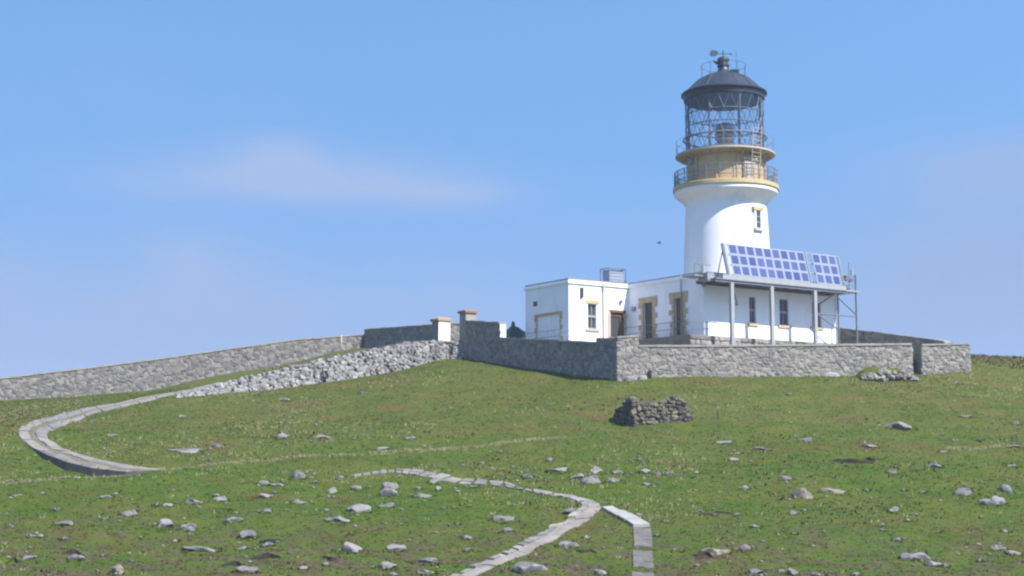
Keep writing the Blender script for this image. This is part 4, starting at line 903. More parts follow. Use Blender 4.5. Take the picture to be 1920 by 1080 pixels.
e = MB(); e.box(ob + outn * .01, U * .30 + U * 0, updir * plen, outn * .03); e.build('blank_panel', M['panel_back'], SA)
# rails and instruments at the far end
e = MB()
for h in (.5, 1.05): e.tube([SPF.p(13.6, zp + h, 0), SPF.p(a_end + .1, zp + h, 0)], .028, 5)
e.tube([SPF.p(-2.1, zp + 1.2, -1), SPF.p(-.4, zp + 1.2, -1)], .03, 5); e.tube([SPF.p(-2.1, zp + .3, -1), SPF.p(-2.1, zp + 1.2, -1)], .03, 5)
e.build('guard_rail', M['rail'], SA)
IN = thing('instrument_mast', 'small weather instrument mast and boxes at the end of the solar platform', 'mast', SPF.p(a_end - .5, zp + .1, -.3))
e = MB(); e.tube([SPF.p(a_end - .5, zp + .1, -.3), SPF.p(a_end - .5, zp + 2.5, -.3)], .035, 5); e.tube([SPF.p(a_end - .9, zp + 1.35, -.3), SPF.p(a_end + .15, zp + 1.35, -.3)], .03, 5); e.build('mast', M['rail'], IN)
e = MB(); 
for b_ in ((-1.0, -.56, .95, 1.4), (-.95, -.6, .12, .55), (-.43, -.1, .9, 1.2)): e = MB(); SPF.box(e, a_end + b_[0], a_end + b_[1], zp + b_[2], zp + b_[3], -.5, -.2); e.build('instrument_box', M['rail'], IN)
e = MB(); e.tube([SPF.p(a_end - .15, zp + 1.5, -.3), SPF.p(a_end - .15, zp + 1.95, -.3)], .12, 8); e.build('sensor', M['pale_metal'], IN)

# ------------------------------------------------------------------ tarpaulin heap behind the side wall
q = P(966, 628, 122.5); g = gz(q.x, q.y); hw_ = 1.05; nseg = 20; vs = []; fs = []
prof_t = [(-1.08, 0), (-1.02, .35), (-.85, .62), (-.55, .82), (-.38, 1.0), (-.3, 1.4), (-.2, 1.52), (-.06, 1.42), (.02, 1.02), (.28, .92), (.55, .66), (.85, .5), (1.05, .25), (1.12, 0)]
base_z = P(966, 631, 122.5).z - .05; dep = [(-.75, .0), (-.7, .7), (-.45, .96), (0, 1.0), (.45, .96), (.7, .7), (.75, .0)]
for dy, k in dep:
    for (x_, h_) in prof_t: vs.append((q.x + x_ * (.9 + .1 * k), q.y + dy + .1 * math.sin(x_ * 5), base_z + h_ * k * .93 + .03 * math.sin(7 * x_ + 4 * dy) - (.0 if k else .9)))
npf = len(prof_t)
for i in range(len(dep) - 1):
    for j in range(npf - 1): fs.append((i * npf + j, i * npf + j + 1, (i + 1) * npf + j + 1, (i + 1) * npf + j))
TP = thing('covered_machine', 'dark teal covered machine standing behind the low dark wall beside the annexe', 'covered machine', (q.x, q.y, base_z - .9)); MB().add(vs, fs).build('tarpaulin', M['tarp'], TP, True)
e = MB(); e.cbox((q.x + .1, q.y, base_z - .45), (1.7, 0, 0), (0, 1.2, 0), (0, 0, .9)); e.build('chassis', M['dark'], TP)

# ------------------------------------------------------------------ ruined shelter
RU = hit(1226, 803); rs = scale_at(RU); rt = thing('ruined_hut', 'small ruined drystone hut with a dark shaded gable end on the slope', 'ruin', RU)
dR = Vector((.95, .31, 0)).normalized(); dS = Vector((-.42, .907, 0)).normalized()
Ac = hit(1187, 800); rnd = random.Random(77); Ac = Vector((Ac.x, Ac.y, 0)); fR = Face(Ac, dR, Vector((dR.y, -dR.x, 0))); LR = 4.35
fG = Face(Ac, dS, Vector((-dS.y, dS.x, 0))); cnt = 0
def hutz(px, py): return on_line(px, py, Ac.xy, (Ac + dR).xy).z
gz0 = gz(*Ac.xy)
topR = [(0, hutz(1184, 744)), (.35, hutz(1190, 750)), (.6, hutz(1198, 755)), (1.6, hutz(1228, 756)), (2.4, hutz(1250, 753)), (3.0, hutz(1265, 743)), (3.6, hutz(1280, 745)), (4.0, hutz(1290, 760)), (4.35, hutz(1298, 778))]
def hut_wall(face, L, topp, thick, sw, sh, seed, inner=False):
    global cnt
    rnd = random.Random(seed); s = 0; e = MB(); N = 8; vs = []
    for i in range(N + 1):
        a = L * i / N; b0 = gz(*face.p(a, 0).xy) - .3; t = lerp_profile(topp, a) - .12; vs += [face.p(a, b0, -.06), face.p(a, t, -.10), face.p(a, t, -thick), face.p(a, b0, -thick)]
    fs = []
    for i in range(N): fs += [(i * 4 + k, i * 4 + 4 + k, i * 4 + 4 + (k + 1) % 4, i * 4 + (k + 1) % 4) for k in range(4)]
    fs += [(0, 1, 2, 3), (N * 4 + 3, N * 4 + 2, N * 4 + 1, N * 4)]; e.add(vs, fs).build('rubble_core', M['dark_mortar'], rt)
    drop = 0; zmin = min(gz(*face.p(a, 0).xy) for a in (0, L / 2, L)); zmax = max(z for _, z in topp); z = zmin - .1
    while z < zmax:
        h = sh * rnd.uniform(.8, 1.4); s = rnd.uniform(-.2, 0)
        while s < L:
            w = sw * rnd.uniform(.6, 1.6); c = s + w / 2
            if 0 <= c <= L and z + h * .55 < lerp_profile(topp, c) and z + h > gz(*face.p(c, 0).xy):
                inst('stone', rnd.choice(LST), rt, face.p(c, z + h / 2 + rnd.uniform(-.05, .05), rnd.uniform(-.14, .05)), (rnd.uniform(-.3, .3), rnd.uniform(-.45, .45), face.rot() + rnd.uniform(-.35, .35)), (w * rnd.uniform(.85, 1.15), rnd.uniform(.26, .44), h * rnd.uniform(.8, 1.25))); cnt += 1
            s += w
        z += h
    s = 0
    while s < L:
        w = rnd.uniform(.25, .5)
        inst('stone', rnd.choice(LST), rt, face.p(s + w / 2, lerp_profile(topp, s + w / 2) - .05, -thick / 2 + rnd.uniform(-.1, .1)), (rnd.uniform(-.3, .3), rnd.uniform(-.3, .3), face.rot() + rnd.uniform(-.5, .5)), (w, thick * .9, rnd.uniform(.14, .3))); s += w; cnt += 1
hut_wall(fR, LR, topR, .7, .34, .22, 5)
gt = hutz(1184, 748); hut_wall(fG, 2.7, [(0, gt), (.6, gt - .02), (1.25, gt - .06), (1.45, gt - .6), (2.3, gt - .7), (2.7, gt - 1.0)], .6, .36, .24, 6)
fBk = Face(Ac + dS * 2.0, dR, Vector((dR.y, -dR.x, 0))); hut_wall(fBk, LR, [(0, gt - .5), (2, gt - .4), (3, gt - .2), (4.35, gt - .9)], .6, .36, .24, 7)
fE = Face(Ac + dR * (LR - .1), dS, Vector((dS.y, -dS.x, 0))); hut_wall(fE, 2.2, [(0, gt - .8), (1, gt - .3), (2.2, gt - .5)], .5, .36, .24, 8)
print('hut stones', cnt)

# ------------------------------------------------------------------ small items
p = hit(1347, 786); e = MB().tube([p - Vector((0, 0, .2)), p + Vector((-.05, 0, .62))], [.055, .045], 6); o = e.build('marker_post', M['dark'], None, False, p); tag(o, 'short dark post standing in the turf beside the ruined hut', 'post')
q = on_line(640, 662, (LW0[0], LW0[1] - 1.2), (LW1[0], LW1[1] - 1.2)); g = gz(q.x, q.y); zt1 = on_line(640, 628, (LW0[0], LW0[1] - 1.2), (LW1[0], LW1[1] - 1.2)).z
o = MB().tube([(q.x, q.y, g - .3), (q.x, q.y, zt1)], [.06, .05], 8).build('marker_pole', M['cream'], None, True, (q.x, q.y, g)); tag(o, 'thin white pole upright against the long sunlit wall', 'pole')
q = on_line(1218, 702, K, KE); e = MB(); ff = Face((q.x, q.y, 0), dE, nE); ff.box(e, -.12, .12, q.z - .25, q.z + .3, .02, .16); o = e.build('drain_hole', M['peat'], None, False, (q.x, q.y, q.z)); tag(o, 'small dark drain outlet low in the sunlit boundary wall', 'drain')
# bird
q = P(1236, 456, 105); BD = thing('seabird', 'tiny dark bird flying in the sky beside the tower', 'bird', q)
e = MB(); e.tube([q + Vector((-.22, 0, 0)), q + Vector((-.1, 0, .02)), q + Vector((.06, 0, .02)), q + Vector((.2, 0, .01)), q + Vector((.27, 0, .0))], [.02, .07, .075, .05, .015], 8); e.build('body', M['dark'], BD, True)
for sg in (-1, 1):
    a = [q + Vector((-.06, sg * .05, .04)), q + Vector((.1, sg * .05, .04)), q + Vector((.06, sg * .32, .15)), q + Vector((-.05, sg * .32, .15)), q + Vector((-.10, sg * .62, .07))]; b2 = [v + Vector((0, 0, .018)) for v in a]
    MB().add(a + b2, [(0, 1, 2, 3), (3, 2, 4), (8, 7, 6, 5), (9, 7, 8), (0, 5, 6, 1), (1, 6, 7, 2), (2, 7, 9, 4), (4, 9, 8, 3), (3, 8, 5, 0)]).build('wing', M['dark'], BD)
BD.scale = (.7, .7, .7)
# plant in the embankment
q = hit(607, 717); PT = thing('dock_plant', 'small brownish green plant growing against the whitewashed embankment', 'plant', q); rnd = random.Random(4)
e = MB(); e.tube([q, q + Vector((0, -.1, .9))], [.03, .012], 5); e.build('stem', M['heather'], PT)
for k in range(46):
    a = rnd.uniform(0, 6.28); h = rnd.uniform(.05, 1.05); l = rnd.uniform(.2, .42) * (1.25 - h * .6); c = q + Vector((0, -.12, h)); t = Vector((math.cos(a), math.sin(a) * .6 - .2, rnd.uniform(-.1, .6))).normalized(); w = Vector((-t.y, t.x, rnd.uniform(-.3, .3))).normalized() * l * .22
    e = MB().add([c, c + t * l * .5 + w, c + t * l, c + t * l * .5 - w], [(0, 1, 2, 3)]); e.build('leaf', M['leaf'], PT)

# ------------------------------------------------------------------ rocks: (pixel of base centre, width and height in pixels, label or None)
SMALL = 'small pale stone lying half sunk in the turf of the slope'
rocks = [
 (119,984,36,12,'flat pale slab alone in the turf near the corner of the picture'),(244,966,38,14,'low wide grey rock in the turf, below the reddish heath patch'),(306,988,34,19,'rounded grey boulder with a dark side, the bigger of a close pair'),
 (351,994,30,17,'rounded grey boulder with a dark side, the smaller of a close pair'),(437,979,32,11,'white flat stone alone in bright green turf'),(366,945,36,15,'bluish grey low rock beside a few flat stones, above the boulder pair'),
 (464,1009,36,18,'pale boulder with a deep dark hollow on one side'),(381,1034,62,12,'long thin pale slab lying slantwise at the edge of bare ground'),(350,848,58,13,'low pale rock outcrop inside the bend of the upper track'),
 (404,838,36,9,'thin pale slab beside the low outcrop inside the track bend'),(560,896,27,20,'upright pale round boulder standing alone above the scattered stones'),(625,924,20,16,'squat whitish stone with a rounded top near the flat white stone'),
 (669,917,30,10,'flat white stone just uphill of the stacked grey boulders'),(731,917,28,19,'upper of two grey boulders leaning on each other'),(727,931,34,19,'lower of two grey boulders leaning on each other'),
 (724,951,28,14,'smooth grey boulder just downhill of the two leaning boulders'),(672,960,46,16,'wide dark rock with a pale flat top'),(636,977,44,12,'low broken pale rock downhill of the wide dark rock'),
 (791,932,34,12,'long pale stone beside the edge of the lower track'),(817,905,28,15,'dark grey rock resting on the verge of the lower track'),(944,976,48,14,'long low grey rock between the two legs of the lower track'),
 (651,1035,46,26,'big domed grey boulder, largest of those below the lower track bend'),(725,1066,38,17,'pale rock with a dark underside at the bottom of the picture'),(742,1032,36,15,'cluster-like broken grey rock beside the big domed boulder'),
 (799,1056,44,11,'flat pale slab beside the lowest stretch of track'),(799,1076,36,14,'white lumpy rock beside the lowest stretch of track'),(528,821,24,9,'pale stone on the upper slope, one of two level with each other'),
 (597,821,32,9,'brownish stone on the upper slope, one of two level with each other'),(1049,883,40,11,'flat whitish slab beside the big outcrop of pale rocks'),(1118,887,28,18,'pale topmost rock of the big outcrop'),
 (1083,897,28,13,'smooth pale rock at one end of the big outcrop'),(1113,906,44,21,'large grey rock with a dark flank in the big outcrop'),(1152,903,26,9,'thin pale slab trailing from the big outcrop'),
 (1071,963,30,14,'pale rocks heaped inside the hairpin of the lower track'),(1064,1027,38,14,'smooth pale rock in the turf outside the lower track'),(1344,1041,50,25,'brown and grey boulder with a dark hollow, beyond the flagstones'),
 (1398,1034,22,15,'small whitish boulder next to the brown boulder'),(1692,804,46,19,'big bright grey slab tilted on the upper slope below the wall end'),(1513,827,28,11,'pale rounded stone uphill of the dark peat edge'),
 (1507,934,44,27,'pinkish rugged boulder with a dark foot'),(1564,924,52,12,'long flat bluish rock beside the pinkish boulder'),(1812,926,46,16,'long flat grey boulder with a dark underside'),
 (1887,923,28,21,'upright grey rock uphill of the paired rocks at the picture edge'),(1873,945,26,20,'rugged pale rock, taller of a touching pair'),(1855,947,34,13,'low pale rock, flatter of a touching pair'),
 (1676,959,22,15,'small grey rock with a dark side alone in olive turf'),(1699,1050,28,15,'dark grey rock at the end of a row of rocks near the bottom'),(1728,1049,42,18,'largest rock in the row of grey rocks near the bottom'),
 (1749,1060,28,14,'low rock at the front of the row of grey rocks near the bottom'),(1873,1031,32,13,'flat bluish slab above another slab at the picture edge'),(1904,1040,30,10,'flat brownish slab below the bluish slab at the picture edge'),
 (1484,1078,24,17,'white rock with a dark cleft at the bottom of the picture'),(1416,1076,30,12,'flat white rock in a dark hollow at the bottom of the picture'),(462,1073,40,15,'white rock amid bare stony ground'),(218,1076,24,20,'bluish upright rock at the bottom amid brown turf'),
]
small_rocks = [(105,958,14,9),(18,990,12,9),(57,1008,15,13),(76,1008,14,7),(201,934,22,8),(197,974,14,8),(293,948,15,7),(315,949,24,8),(415,938,28,11),(402,929,24,5),(54,1048,26,9),(140,1050,30,12),(451,1030,20,10),(493,909,26,9),(523,911,28,7),
 (560,943,26,9),(537,945,8,5),(514,925,11,7),(493,933,30,11),(498,962,20,12),(822,920,10,12),(783,918,15,7),(885,914,26,9),(951,997,20,9),(872,1011,20,10),(877,1033,17,10),(501,1023,26,9),(768,824,22,9),(939,849,11,8),(716,843,32,7),
 (1030,865,14,10),(988,897,20,9),(1200,862,22,7),(1209,887,22,9),(1161,888,20,8),(1256,888,18,9),(1235,890,20,6),(1212,911,16,10),(1307,888,15,8),(1396,917,16,9),(1357,832,30,8),(1429,843,32,5),(1380,852,17,6),(1375,864,22,7),(1315,961,18,6),(1197,966,16,7),
 (1100,1010,16,8),(1129,1077,20,12),(1231,1006,11,7),(1249,979,16,6),(1418,989,22,7),(1263,1034,12,7),(1278,1034,10,6),(1474,899,26,8),(1673,887,20,9),(1676,876,14,5),(1487,965,18,10),(1681,1015,18,10),(1886,997,15,7),(1774,1064,12,10),(1837,1053,10,8),
 (1606,1080,15,8),(1536,1079,26,9),(1632,839,30,6),(1754,876,26,10),(1813,782,26,7),(1906,795,18,9),(738,1079,20,8),(852,953,9,6),(866,947,8,5),(880,950,8,5),(832,955,8,5),(858,983,9,6),(1340,967,10,5),(1382,966,14,6),(1626,920,12,5),(1730,924,12,7),(1695,920,9,6),
 (1704,934,9,6),(1720,945,11,5),(1704,977,10,6),(1655,987,12,6),(1763,998,9,6),(1840,972,8,7),(1468,997,9,6),(1490,1001,11,5),(1770,848,24,5),(1900,838,30,4),(1900,874,30,5),(340,783,20,8),(205,818,24,6),(536,752,18,7),(680,738,18,8),(1480,741,12,5),(1795,720,14,6),(1100,755,10,4),(905,870,14,5),
 (660,1002,14,5),(330,1015,14,6),(610,1060,16,8),(570,1068,18,8),(120,1012,12,6),(30,930,18,6),(640,897,18,6),(590,905,14,5)]
rnd = random.Random(99); ROCKS_AT = []
short = {0: 'the flat pale slab in the corner turf', 1: 'the low wide grey rock', 2: 'the bigger boulder of the close pair', 3: 'the smaller boulder of the close pair', 4: 'the lone white flat stone', 5: 'the bluish grey low rock', 6: 'the pale boulder with the dark hollow', 7: 'the long slanting pale slab',
 8: 'the pale outcrop inside the track bend', 9: 'the thin slab inside the track bend', 10: 'the upright pale round boulder', 11: 'the squat whitish stone', 13: 'the upper leaning boulder', 14: 'the lower leaning boulder', 15: 'the smooth grey boulder', 16: 'the wide dark flat topped rock',
 17: 'the low broken pale rock', 18: 'the long pale stone near the lower track', 20: 'the long low grey rock between the track legs', 21: 'the big domed grey boulder', 22: 'the pale rock with the dark underside', 24: 'the flat slab beside the lowest track', 26: 'the pale stone of the level pair',
 27: 'the brownish stone of the level pair', 28: 'the flat whitish slab by the big outcrop', 29: 'the topmost rock of the big outcrop', 31: 'the dark flanked rock of the big outcrop', 32: 'the thin slab trailing from the big outcrop', 33: 'the pale rocks inside the hairpin', 34: 'the smooth pale rock outside the track',
 35: 'the brown and grey boulder', 36: 'the small whitish boulder', 37: 'the big bright tilted slab', 38: 'the pale rounded stone above the peat edge', 39: 'the pinkish rugged boulder', 40: 'the long flat bluish rock', 41: 'the long flat grey boulder', 42: 'the upright grey rock', 44: 'the flatter rock of the touching pair',
 45: 'the small dark sided grey rock', 47: 'the largest rock of the bottom row', 49: 'the flat bluish edge slab', 51: 'the white rock with the dark cleft', 53: 'the white rock in stony ground'}
extra_marks = [(1205, 990, 'the pale first flagstone'), (1226, 780, 'the ruined hut'), (1347, 780, 'the short dark post'), (1205, 1050, 'the lower flagstones'), (45, 815, 'the bend of the upper track'), (1115, 950, 'the hairpin of the lower track'), (700, 888, 'the end of the lower track'), (270, 880, 'the end of the upper track'),
 (1598, 866, 'the long peat edge'), (1658, 695, 'the rubble heap'), (1770, 670, 'the end block of the wall'), (600, 700, 'the plant on the embankment'), (860, 900, 'the verge of the lower track')]
used_marks = set()
def small_label(px, py, w, h):
    marks = [(rocks[k][0], rocks[k][1] - rocks[k][3] / 2, v) for k, v in short.items()] + extra_marks; size = 'tiny' if w <= 10 else 'flat' if w > 3 * h else 'rounded' if h > w * .58 else 'small'
    for mx, my, nm in sorted(marks, key=lambda m: math.hypot(m[0] - px, (m[1] - py) * 2.5)):
        dx, dy = px - mx, (py - h / 2 - my) * 2.5; rel = ('downhill of' if dy > 0 else 'uphill of') if abs(dy) > abs(dx) else ('to the right of' if dx > 0 else 'to the left of'); far = math.hypot(dx, dy); key = (rel, nm)
        if key in used_marks or far > 420: continue
        used_marks.add(key); return f"{size} {'whitish' if w % 2 else 'grey'} stone {'just ' if far < 70 else ''}{rel} {nm}"
    return SMALL
def place_rock(px, py, w, h, label, k):
    p = hit(px, min(py, 1079.5))
    if p is None: return
    if py > 1079.5: p = hit(px, py) or p
    s = scale_at(p); W_ = w / s * 1.04; H_ = h / s * .97; up = 1.55
    pinkish = label and ('pinkish' in label or 'brown' in label)
    me = (PINK if pinkish else BOULD)[k % 10]
    ROCKS_AT.append([p.x, p.y, W_, W_ * .7])
    D = W_ * rnd.uniform(.6, .9) if h > w * .35 else W_ * rnd.uniform(.45, .75)
    o = inst('boulder', me, None, (p.x, p.y + D * .30, p.z + H_ * .06), (rnd.uniform(-.12, .12), rnd.uniform(-.12, .12), rnd.uniform(-.5, .5) + (math.pi if k % 3 == 0 else 0)), (W_ * 1.22, D * 1.2, H_ * up))
    if label: tag(o, label, 'boulder', 'boulders lying on the turf slope')
    else: o.name = 'stone'; tag(o, small_label(px, py, w, h), 'stone', 'small pale stones scattered over the turf slope')
for k, (px, py, w, h, lb) in enumerate(rocks): place_rock(px, py, w, h, lb, k)
for k, (px, py, w, h) in enumerate(small_rocks): place_rock(px, py, w, h, None, k + 3)
for k, (px, py, w, h, lb) in enumerate([(1185, 713, 22, 9, 'white stone at the foot of the sunlit wall, nearest its corner'), (1205, 711, 16, 8, 'white stone at the wall foot beside the dark drain outlet'), (1352, 705, 26, 8, 'cream coloured flat stone at the foot of the sunlit wall'), (1560, 705, 30, 7, 'long whitish stone at the wall foot near the rubble heap')]):
    q = hit(px, py); sc_ = scale_at(q); o = inst('stone', WST[k], None, (q.x, q.y, q.z + .05), (0, .05, .1), (w / sc_, .4, h / sc_ * 1.3)); tag(o, lb, 'stone')
# outcrop under the lowest track
p = hit(991, 1076); s = scale_at(p); o = inst('outcrop', BOULD[4], None, (p.x, p.y + .5, p.z + .05), (.1, .05, .3), (64 / s * 1.2, 1.2, 30 / s * 1.2)); tag(o, 'rough pale outcrop below the edge of the lowest track', 'boulder', 'boulders lying on the turf slope')

# rubble heap against the boundary wall
q = hit(1658, 707); q = Vector((q.x, q.y - 1.5, gz(q.x, q.y - 1.5))); HP = thing('rubble_heap', 'low heap of broken stones with grass on top against the sunlit boundary wall', 'rubble heap', q); rnd = random.Random(21); sc = scale_at(q)
e = MB(); vs = []; NN = 14
for i in range(NN + 1):
    for j in range(7):
        a = i / NN; x_ = (a - .5) * 112 / sc; b2 = j / 6; hgt = 1.0 * math.sin(math.pi * min(1, a * 1.05)) ** .6 * math.sin(math.pi * b2) ** .7 * (1 + .15 * math.sin(9 * a))
        vs.append((q.x + x_, q.y + .1 + b2 * 2.2, gz(q.x + x_, q.y + .1 + b2 * 2.2) - .08 + hgt))
e.add(vs, [(i * 7 + j, (i + 1) * 7 + j, (i + 1) * 7 + j + 1, i * 7 + j + 1) for i in range(NN) for j in range(6)]).build('earth_mound', M['turf'], HP, True)
for k in range(64):
    a = rnd.uniform(.04, .96); x_ = (a - .5) * 112 / sc; hh = .85 * math.sin(math.pi * a) ** .6; b2 = rnd.uniform(0, .42); z = gz(q.x + x_, q.y + b2) + hh * math.sin(math.pi * b2 / 1.1) ** .7 * .9
    w = rnd.uniform(.22, .55); inst('stone', rnd.choice(RUB if k % 5 else PINK), HP, (q.x + x_, q.y + b2 * 1.6 - .05, z), (rnd.uniform(-.4, .4), rnd.uniform(-.4, .4), rnd.uniform(0, 3)), (w, w * .8, w * rnd.uniform(.4, .8)))
# dark peat edges
peats = [(1596, 868, 88, 9, 'long dark peat edge breaking the turf'), (1638, 864, 34, 8, 'short dark peat edge next to the longer one'), (1840, 828, 22, 5, 'small dark hollow in the upper turf near the picture edge'), (1340, 965, 70, 6, 'thin dark crack in the turf beside small stones'),
         (500, 1048, 60, 12, 'dark bare peat hollow among stones near the bottom'), (140, 1040, 46, 9, 'dark peat gash beside brown turf near the bottom'), (30, 1054, 26, 9, 'dark peat hollow in the bottom corner'), (620, 1050, 40, 9, 'dark peat hollow below the big domed boulder'),
         (505, 1018, 44, 9, 'dark broken peat edge uphill of the bare hollow'), (1100, 1036, 40, 8, 'dark peat edge beside the flagstones'), (1318, 1042, 36, 10, 'dark peat hollow at the foot of the brown boulder'), (440, 1062, 50, 9, 'dark peat edge amid bare stony ground')]
for k, (px, py, w, h, lb) in enumerate(peats):
    p = hit(px, py); s = scale_at(p); L = w / s; H = h / s * .8; rnd = random.Random(k + 200); vs = []; n = 12
    for i in range(n + 1):
        a = i / n; x = p.x + (a - .5) * L; y = p.y + .18 * math.sin(a * 7 + k) + rnd.uniform(-.05, .05); hh = H * (math.sin(math.pi * a) ** .6) * rnd.uniform(.7, 1.1) + .02; g0 = gz(x, y)
        vs += [(x, y - .05, g0 - .08), (x, y + .05, g0 + hh), (x, y + .30, g0 + hh + .03), (x, y + .95, gz(x, y + .95) - .05)]
    fs = []; fs2 = []
    for i in range(n):
        fs += [(i * 4, i * 4 + 4, i * 4 + 5, i * 4 + 1)]; fs2 += [(i * 4 + 1, i * 4 + 5, i * 4 + 6, i * 4 + 2), (i * 4 + 2, i * 4 + 6, i * 4 + 7, i * 4 + 3)]
    rt_ = thing('peat_bank', lb, 'peat bank', p, 'dark peat edges in the turf'); MB().add([v for i, v in enumerate(vs) if i % 4 < 2], [(i * 2, i * 2 + 2, i * 2 + 3, i * 2 + 1) for i in range(n)]).build('bare_edge', M['peat'], rt_); MB().add([v for i, v in enumerate(vs) if i % 4], [(i * 3 + k, i * 3 + 3 + k, i * 3 + 4 + k, i * 3 + 1 + k) for i in range(n) for k in range(2)]).build('turf_lip', M['turf'], rt_, True)
# dark retaining edge under the outer side of the upper track
pts = TOH[10:17]; e = MB(); vs = []
dens = []
for i in range(len(pts) - 1):
    for k in range(4): dens.append(pts[i].lerp(pts[i + 1], k / 4))
dens.append(pts[-1]); nd = len(dens)
for i, p in enumerate(dens):
    q_ = dens[min(i + 1, nd - 1)] - dens[max(i - 1, 0)]; nn = Vector((q_.y, -q_.x, 0)).normalized() * DIGS; vs += [tuple(p + nn * .10 + Vector((0, 0, -.95))), tuple(p + nn * .045 + Vector((0, 0, .02))), tuple(p - nn * .3 + Vector((0, 0, -.03)))]
e.add(vs, [(i * 3 + k, i * 3 + 3 + k, i * 3 + 4 + k, i * 3 + 1 + k) for i in range(nd - 1) for k in range(2)]).build('retaining_edge', M['dark_mortar'], tr)

# ------------------------------------------------------------------ grass, heath and loose stones (uncountable)
def keep_mask(x, y):
    ok = np.ones(len(x), bool)
    for (o_pts, i_pts) in ((TOH, TIH), (LOH, LIH)):
        mid = [(a + b2) / 2 for a, b2 in zip(o_pts, i_pts)]; hwid = [(a - b2).length / 2 for a, b2 in zip(o_pts, i_pts)]
        for a, b2, w0_, w1_ in zip(mid[:-1], mid[1:], hwid[:-1], hwid[1:]):
            ex, ey = b2.x - a.x, b2.y - a.y; l2 = ex * ex + ey * ey + 1e-9; t = np.clip(((x - a.x) * ex + (y - a.y) * ey) / l2, 0, 1)
            d = np.hypot(x - a.x - t * ex, y - a.y - t * ey); ok &= d > np.minimum(w0_ + (w1_ - w0_) * t, 2.2) * .68
    # compound interior and buildings
    rx, ry = x - K[0], y - K[1]; su = rx * dE.x + ry * dE.y; ok &= ~((rx * nE.x + ry * nE.y < 0) & (rx * NL.x + ry * NL.y < 0) & ((x - EB[0]) * U.x + (y - EB[1]) * U.y < .3))
    return ok
def tufts(name, N, hmin, hmax, spread, wbl, nb, mat, seed, mask=None, label=None, area=(-58, 62, 50, 126), pts=None):
    rg = np.random.default_rng(seed); x = rg.uniform(area[0], area[1], N); y = rg.uniform(area[2], area[3], N)
    if pts is not None: x, y = pts
    k = (np.abs(x) < y * .44 + 12) & keep_mask(x, y); x, y = x[k], y[k]
    if mask is not None: k = mask(x, y, rg); x, y = x[k], y[k]
    z = ground(x, y) - .02; n = len(x); co = np.zeros((n, nb, 3, 3)); a = rg.uniform(0, 2 * np.pi, (n, nb)); r_ = rg.uniform(0, spread, (n, nb)); h = rg.uniform(hmin, hmax, (n, 1)) * rg.uniform(.6, 1.1, (n, nb)); w = wbl * rg.uniform(.7, 1.3, (n, nb)); ln = rg.uniform(.1, .7, (n, nb)) * h
    bx, by = x[:, None] + r_ * np.cos(a), y[:, None] + r_ * np.sin(a); b_ = rg.uniform(0, 2 * np.pi, (n, nb))
    co[:, :, 0, 0] = bx - w * np.cos(b_); co[:, :, 0, 1] = by - w * np.sin(b_); co[:, :, 0, 2] = z[:, None]
    co[:, :, 1, 0] = bx + w * np.cos(b_); co[:, :, 1, 1] = by + w * np.sin(b_); co[:, :, 1, 2] = z[:, None]
    co[:, :, 2, 0] = bx + ln * np.cos(a); co[:, :, 2, 1] = by + ln * np.sin(a); co[:, :, 2, 2] = z[:, None] + h
    o = np_mesh(name, co.reshape(-1, 3), np.arange(n * nb * 3).reshape(-1, 3), mat, True)
    nv = n * nb * 3; nn = np.stack([rg.normal(0, .16, nv), rg.normal(0, .16, nv) - .12, np.ones(nv)], 1); nn /= np.linalg.norm(nn, axis=1)[:, None]; o.data.normals_split_custom_set_from_vertices(nn.tolist())    # blades lean and shade with the turf
    print(name, n); return tag(o, label, None, kind='stuff')
tufts('grass', 205000, .02, .065, .22, .075, 4, M['blades'], 1, None, 'short rough green grass covering the slope')
def dry_mask(x, y, rg):
    n = vnoise(x * .13 + 40, y * .13) + .5; yl = np.abs(y - (80 + .10 * x + 2 * vnoise(x * .1, x * .07))) < 1.6
    return (rg.random(len(x)) < np.where((n > .62), .5, .03)) | ((x < 4) & yl & (rg.random(len(x)) < .55)) | ((x > 28) & (np.abs(y - 90) < .5) & (rg.random(len(x)) < .5))
tufts('dry_grass', 48000, .10, .24, .18, .03, 4, M['straw'], 2, dry_mask, 'bleached straw coloured grass in streaks on the slope')
tufts('heath', 40000, .06, .16, .20, .05, 4, M['heather'], 3, lambda x, y, rg: (rg.random(len(x)) < np.where(vnoise(x * .21 + 70, y * .21 + 9) + .5 > .70, .7, .0)), 'low reddish brown heath on the slope')
LINE = [hit(*p) for p in ((0, 905), (100, 897), (240, 890), (420, 868), (600, 853), (700, 850), (830, 842), (960, 828), (1050, 820))]
LINE2 = [hit(*p) for p in ((1790, 841), (1850, 839), (1920, 836), (1990, 834))]
def streak_mask(x, y, rg):
    best = np.full(len(x), 99.)
    for L_ in (LINE, LINE2):
        for a, b in zip(L_[:-1], L_[1:]):
            ex, ey = b.x - a.x, b.y - a.y; t = np.clip(((x - a.x) * ex + (y - a.y) * ey) / (ex * ex + ey * ey), 0, 1); best = np.minimum(best, np.hypot(x - a.x - t * ex, y - a.y - t * ey))
    return best < .10 + .55 * (vnoise(x * .3 + 5, y * .3) + .5)
tufts('bleached_grass', 260000, .03, .08, .2, .06, 4, M['straw'], 12, streak_mask, 'pale bleached grass line crossing the slope', (-46, 50, 72, 100))
rg0 = np.random.default_rng(44); PX = []; PY = []; SX = []; SY = []
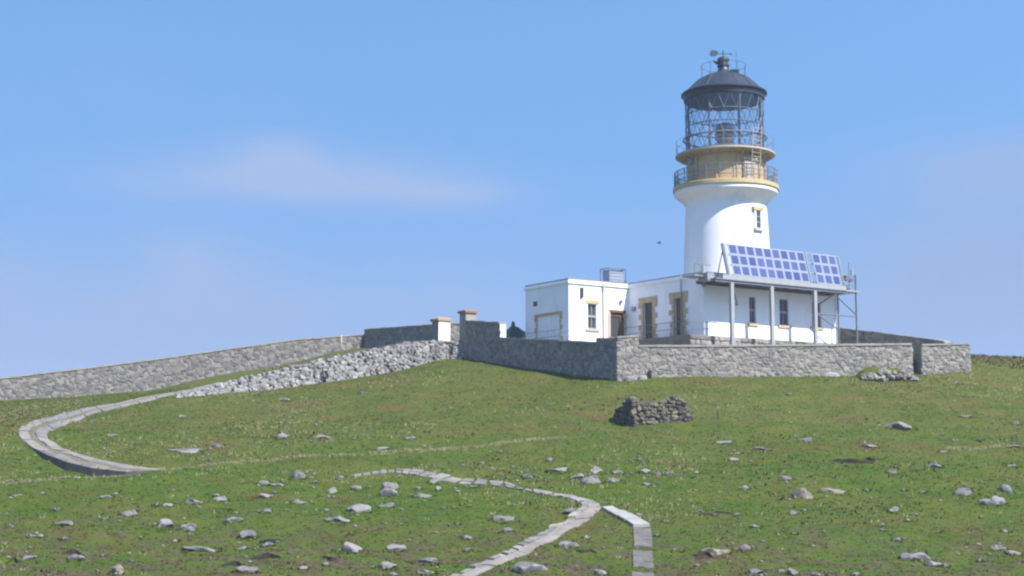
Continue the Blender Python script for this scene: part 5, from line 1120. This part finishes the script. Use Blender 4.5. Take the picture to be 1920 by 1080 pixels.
for (x_, y_, w_, d_) in ROCKS_AT:
    a_ = rg0.uniform(0, 2 * np.pi, int(10 + 26 * w_)); PX.append(x_ + np.cos(a_) * w_ * .55 * rg0.uniform(.85, 1.15, len(a_))); PY.append(y_ - .02 + np.sin(a_) * d_ * .55 * rg0.uniform(.85, 1.2, len(a_)))
    if w_ > .45: n_s = rg0.integers(1, 6); SX.append(x_ + rg0.normal(0, w_ * .9, n_s)); SY.append(y_ + rg0.normal(0, w_ * 1.1, n_s))
tufts('tall_grass', 10, .06, .15, .06, .05, 4, M['blades'], 31, None, 'longer grass growing round the stones', pts=(np.concatenate(PX), np.concatenate(PY)))
def skyline(x, y, rg): return (x > 38) & (y > 116)
tufts('skyline_heath', 2500, .08, .26, .2, .05, 4, M['heather'], 5, skyline, 'dark heath along the skyline beyond the wall end', (36, 56, 114, 132))
# loose little stones
rg = np.random.default_rng(8); N = 800; x = rg.uniform(-40, 44, N); y = rg.uniform(54, 96, N); k = (np.abs(x) < y * .4) & keep_mask(x, y) & (rg.random(N) < np.where(vnoise(x * .2 + 3, y * .2 + 80) > .08, 1, .22)); x, y = x[k], y[k]; x = np.concatenate([x] + SX); y = np.concatenate([y] + SY); z = ground(x, y)
bm = bmesh.new(); bmesh.ops.create_icosphere(bm, subdivisions=1, radius=1); bv = np.array([v.co[:] for v in bm.verts]); bf = np.array([[v.index for v in f.verts] for f in bm.faces]); bm.free()
n = len(x); sc3 = rg.uniform(.03, .10, (n, 1, 1)) * np.stack([rg.uniform(.8, 1.8, n), rg.uniform(.6, 1.2, n), rg.uniform(.4, .8, n)], 1)[:, None, :]
co = bv[None] * (1 + rg.uniform(-.25, .25, (n, len(bv), 1))) * sc3 + np.stack([x, y, z + .03], 1)[:, None, :]
o = np_mesh('loose_stones', co.reshape(-1, 3), (bf[None] + (np.arange(n) * len(bv))[:, None, None]).reshape(-1, 3), M['boulder'], False); tag(o, 'tiny loose stones strewn over the turf', None, kind='stuff')

# ------------------------------------------------------------------ sea haze
mh = bpy.data.materials.new('haze_air'); mh.use_nodes = True; nt = mh.node_tree; nt.nodes.clear()
ho = nt.nodes.new('ShaderNodeOutputMaterial'); pv = nt.nodes.new('ShaderNodeVolumePrincipled'); pv.inputs['Density'].default_value = HAZE; pv.inputs['Color'].default_value = (.86, .90, 1, 1); pv.inputs['Anisotropy'].default_value = 0.0
nt.links.new(pv.outputs[0], ho.inputs['Volume'])
o = MB().box((-10500, -10500, -61), (21000, 0, 0), (0, 21000, 0), (0, 0, 61 + 42)).build('haze', mh); tag(o, 'thin pale sea haze over the island', None, kind='stuff')
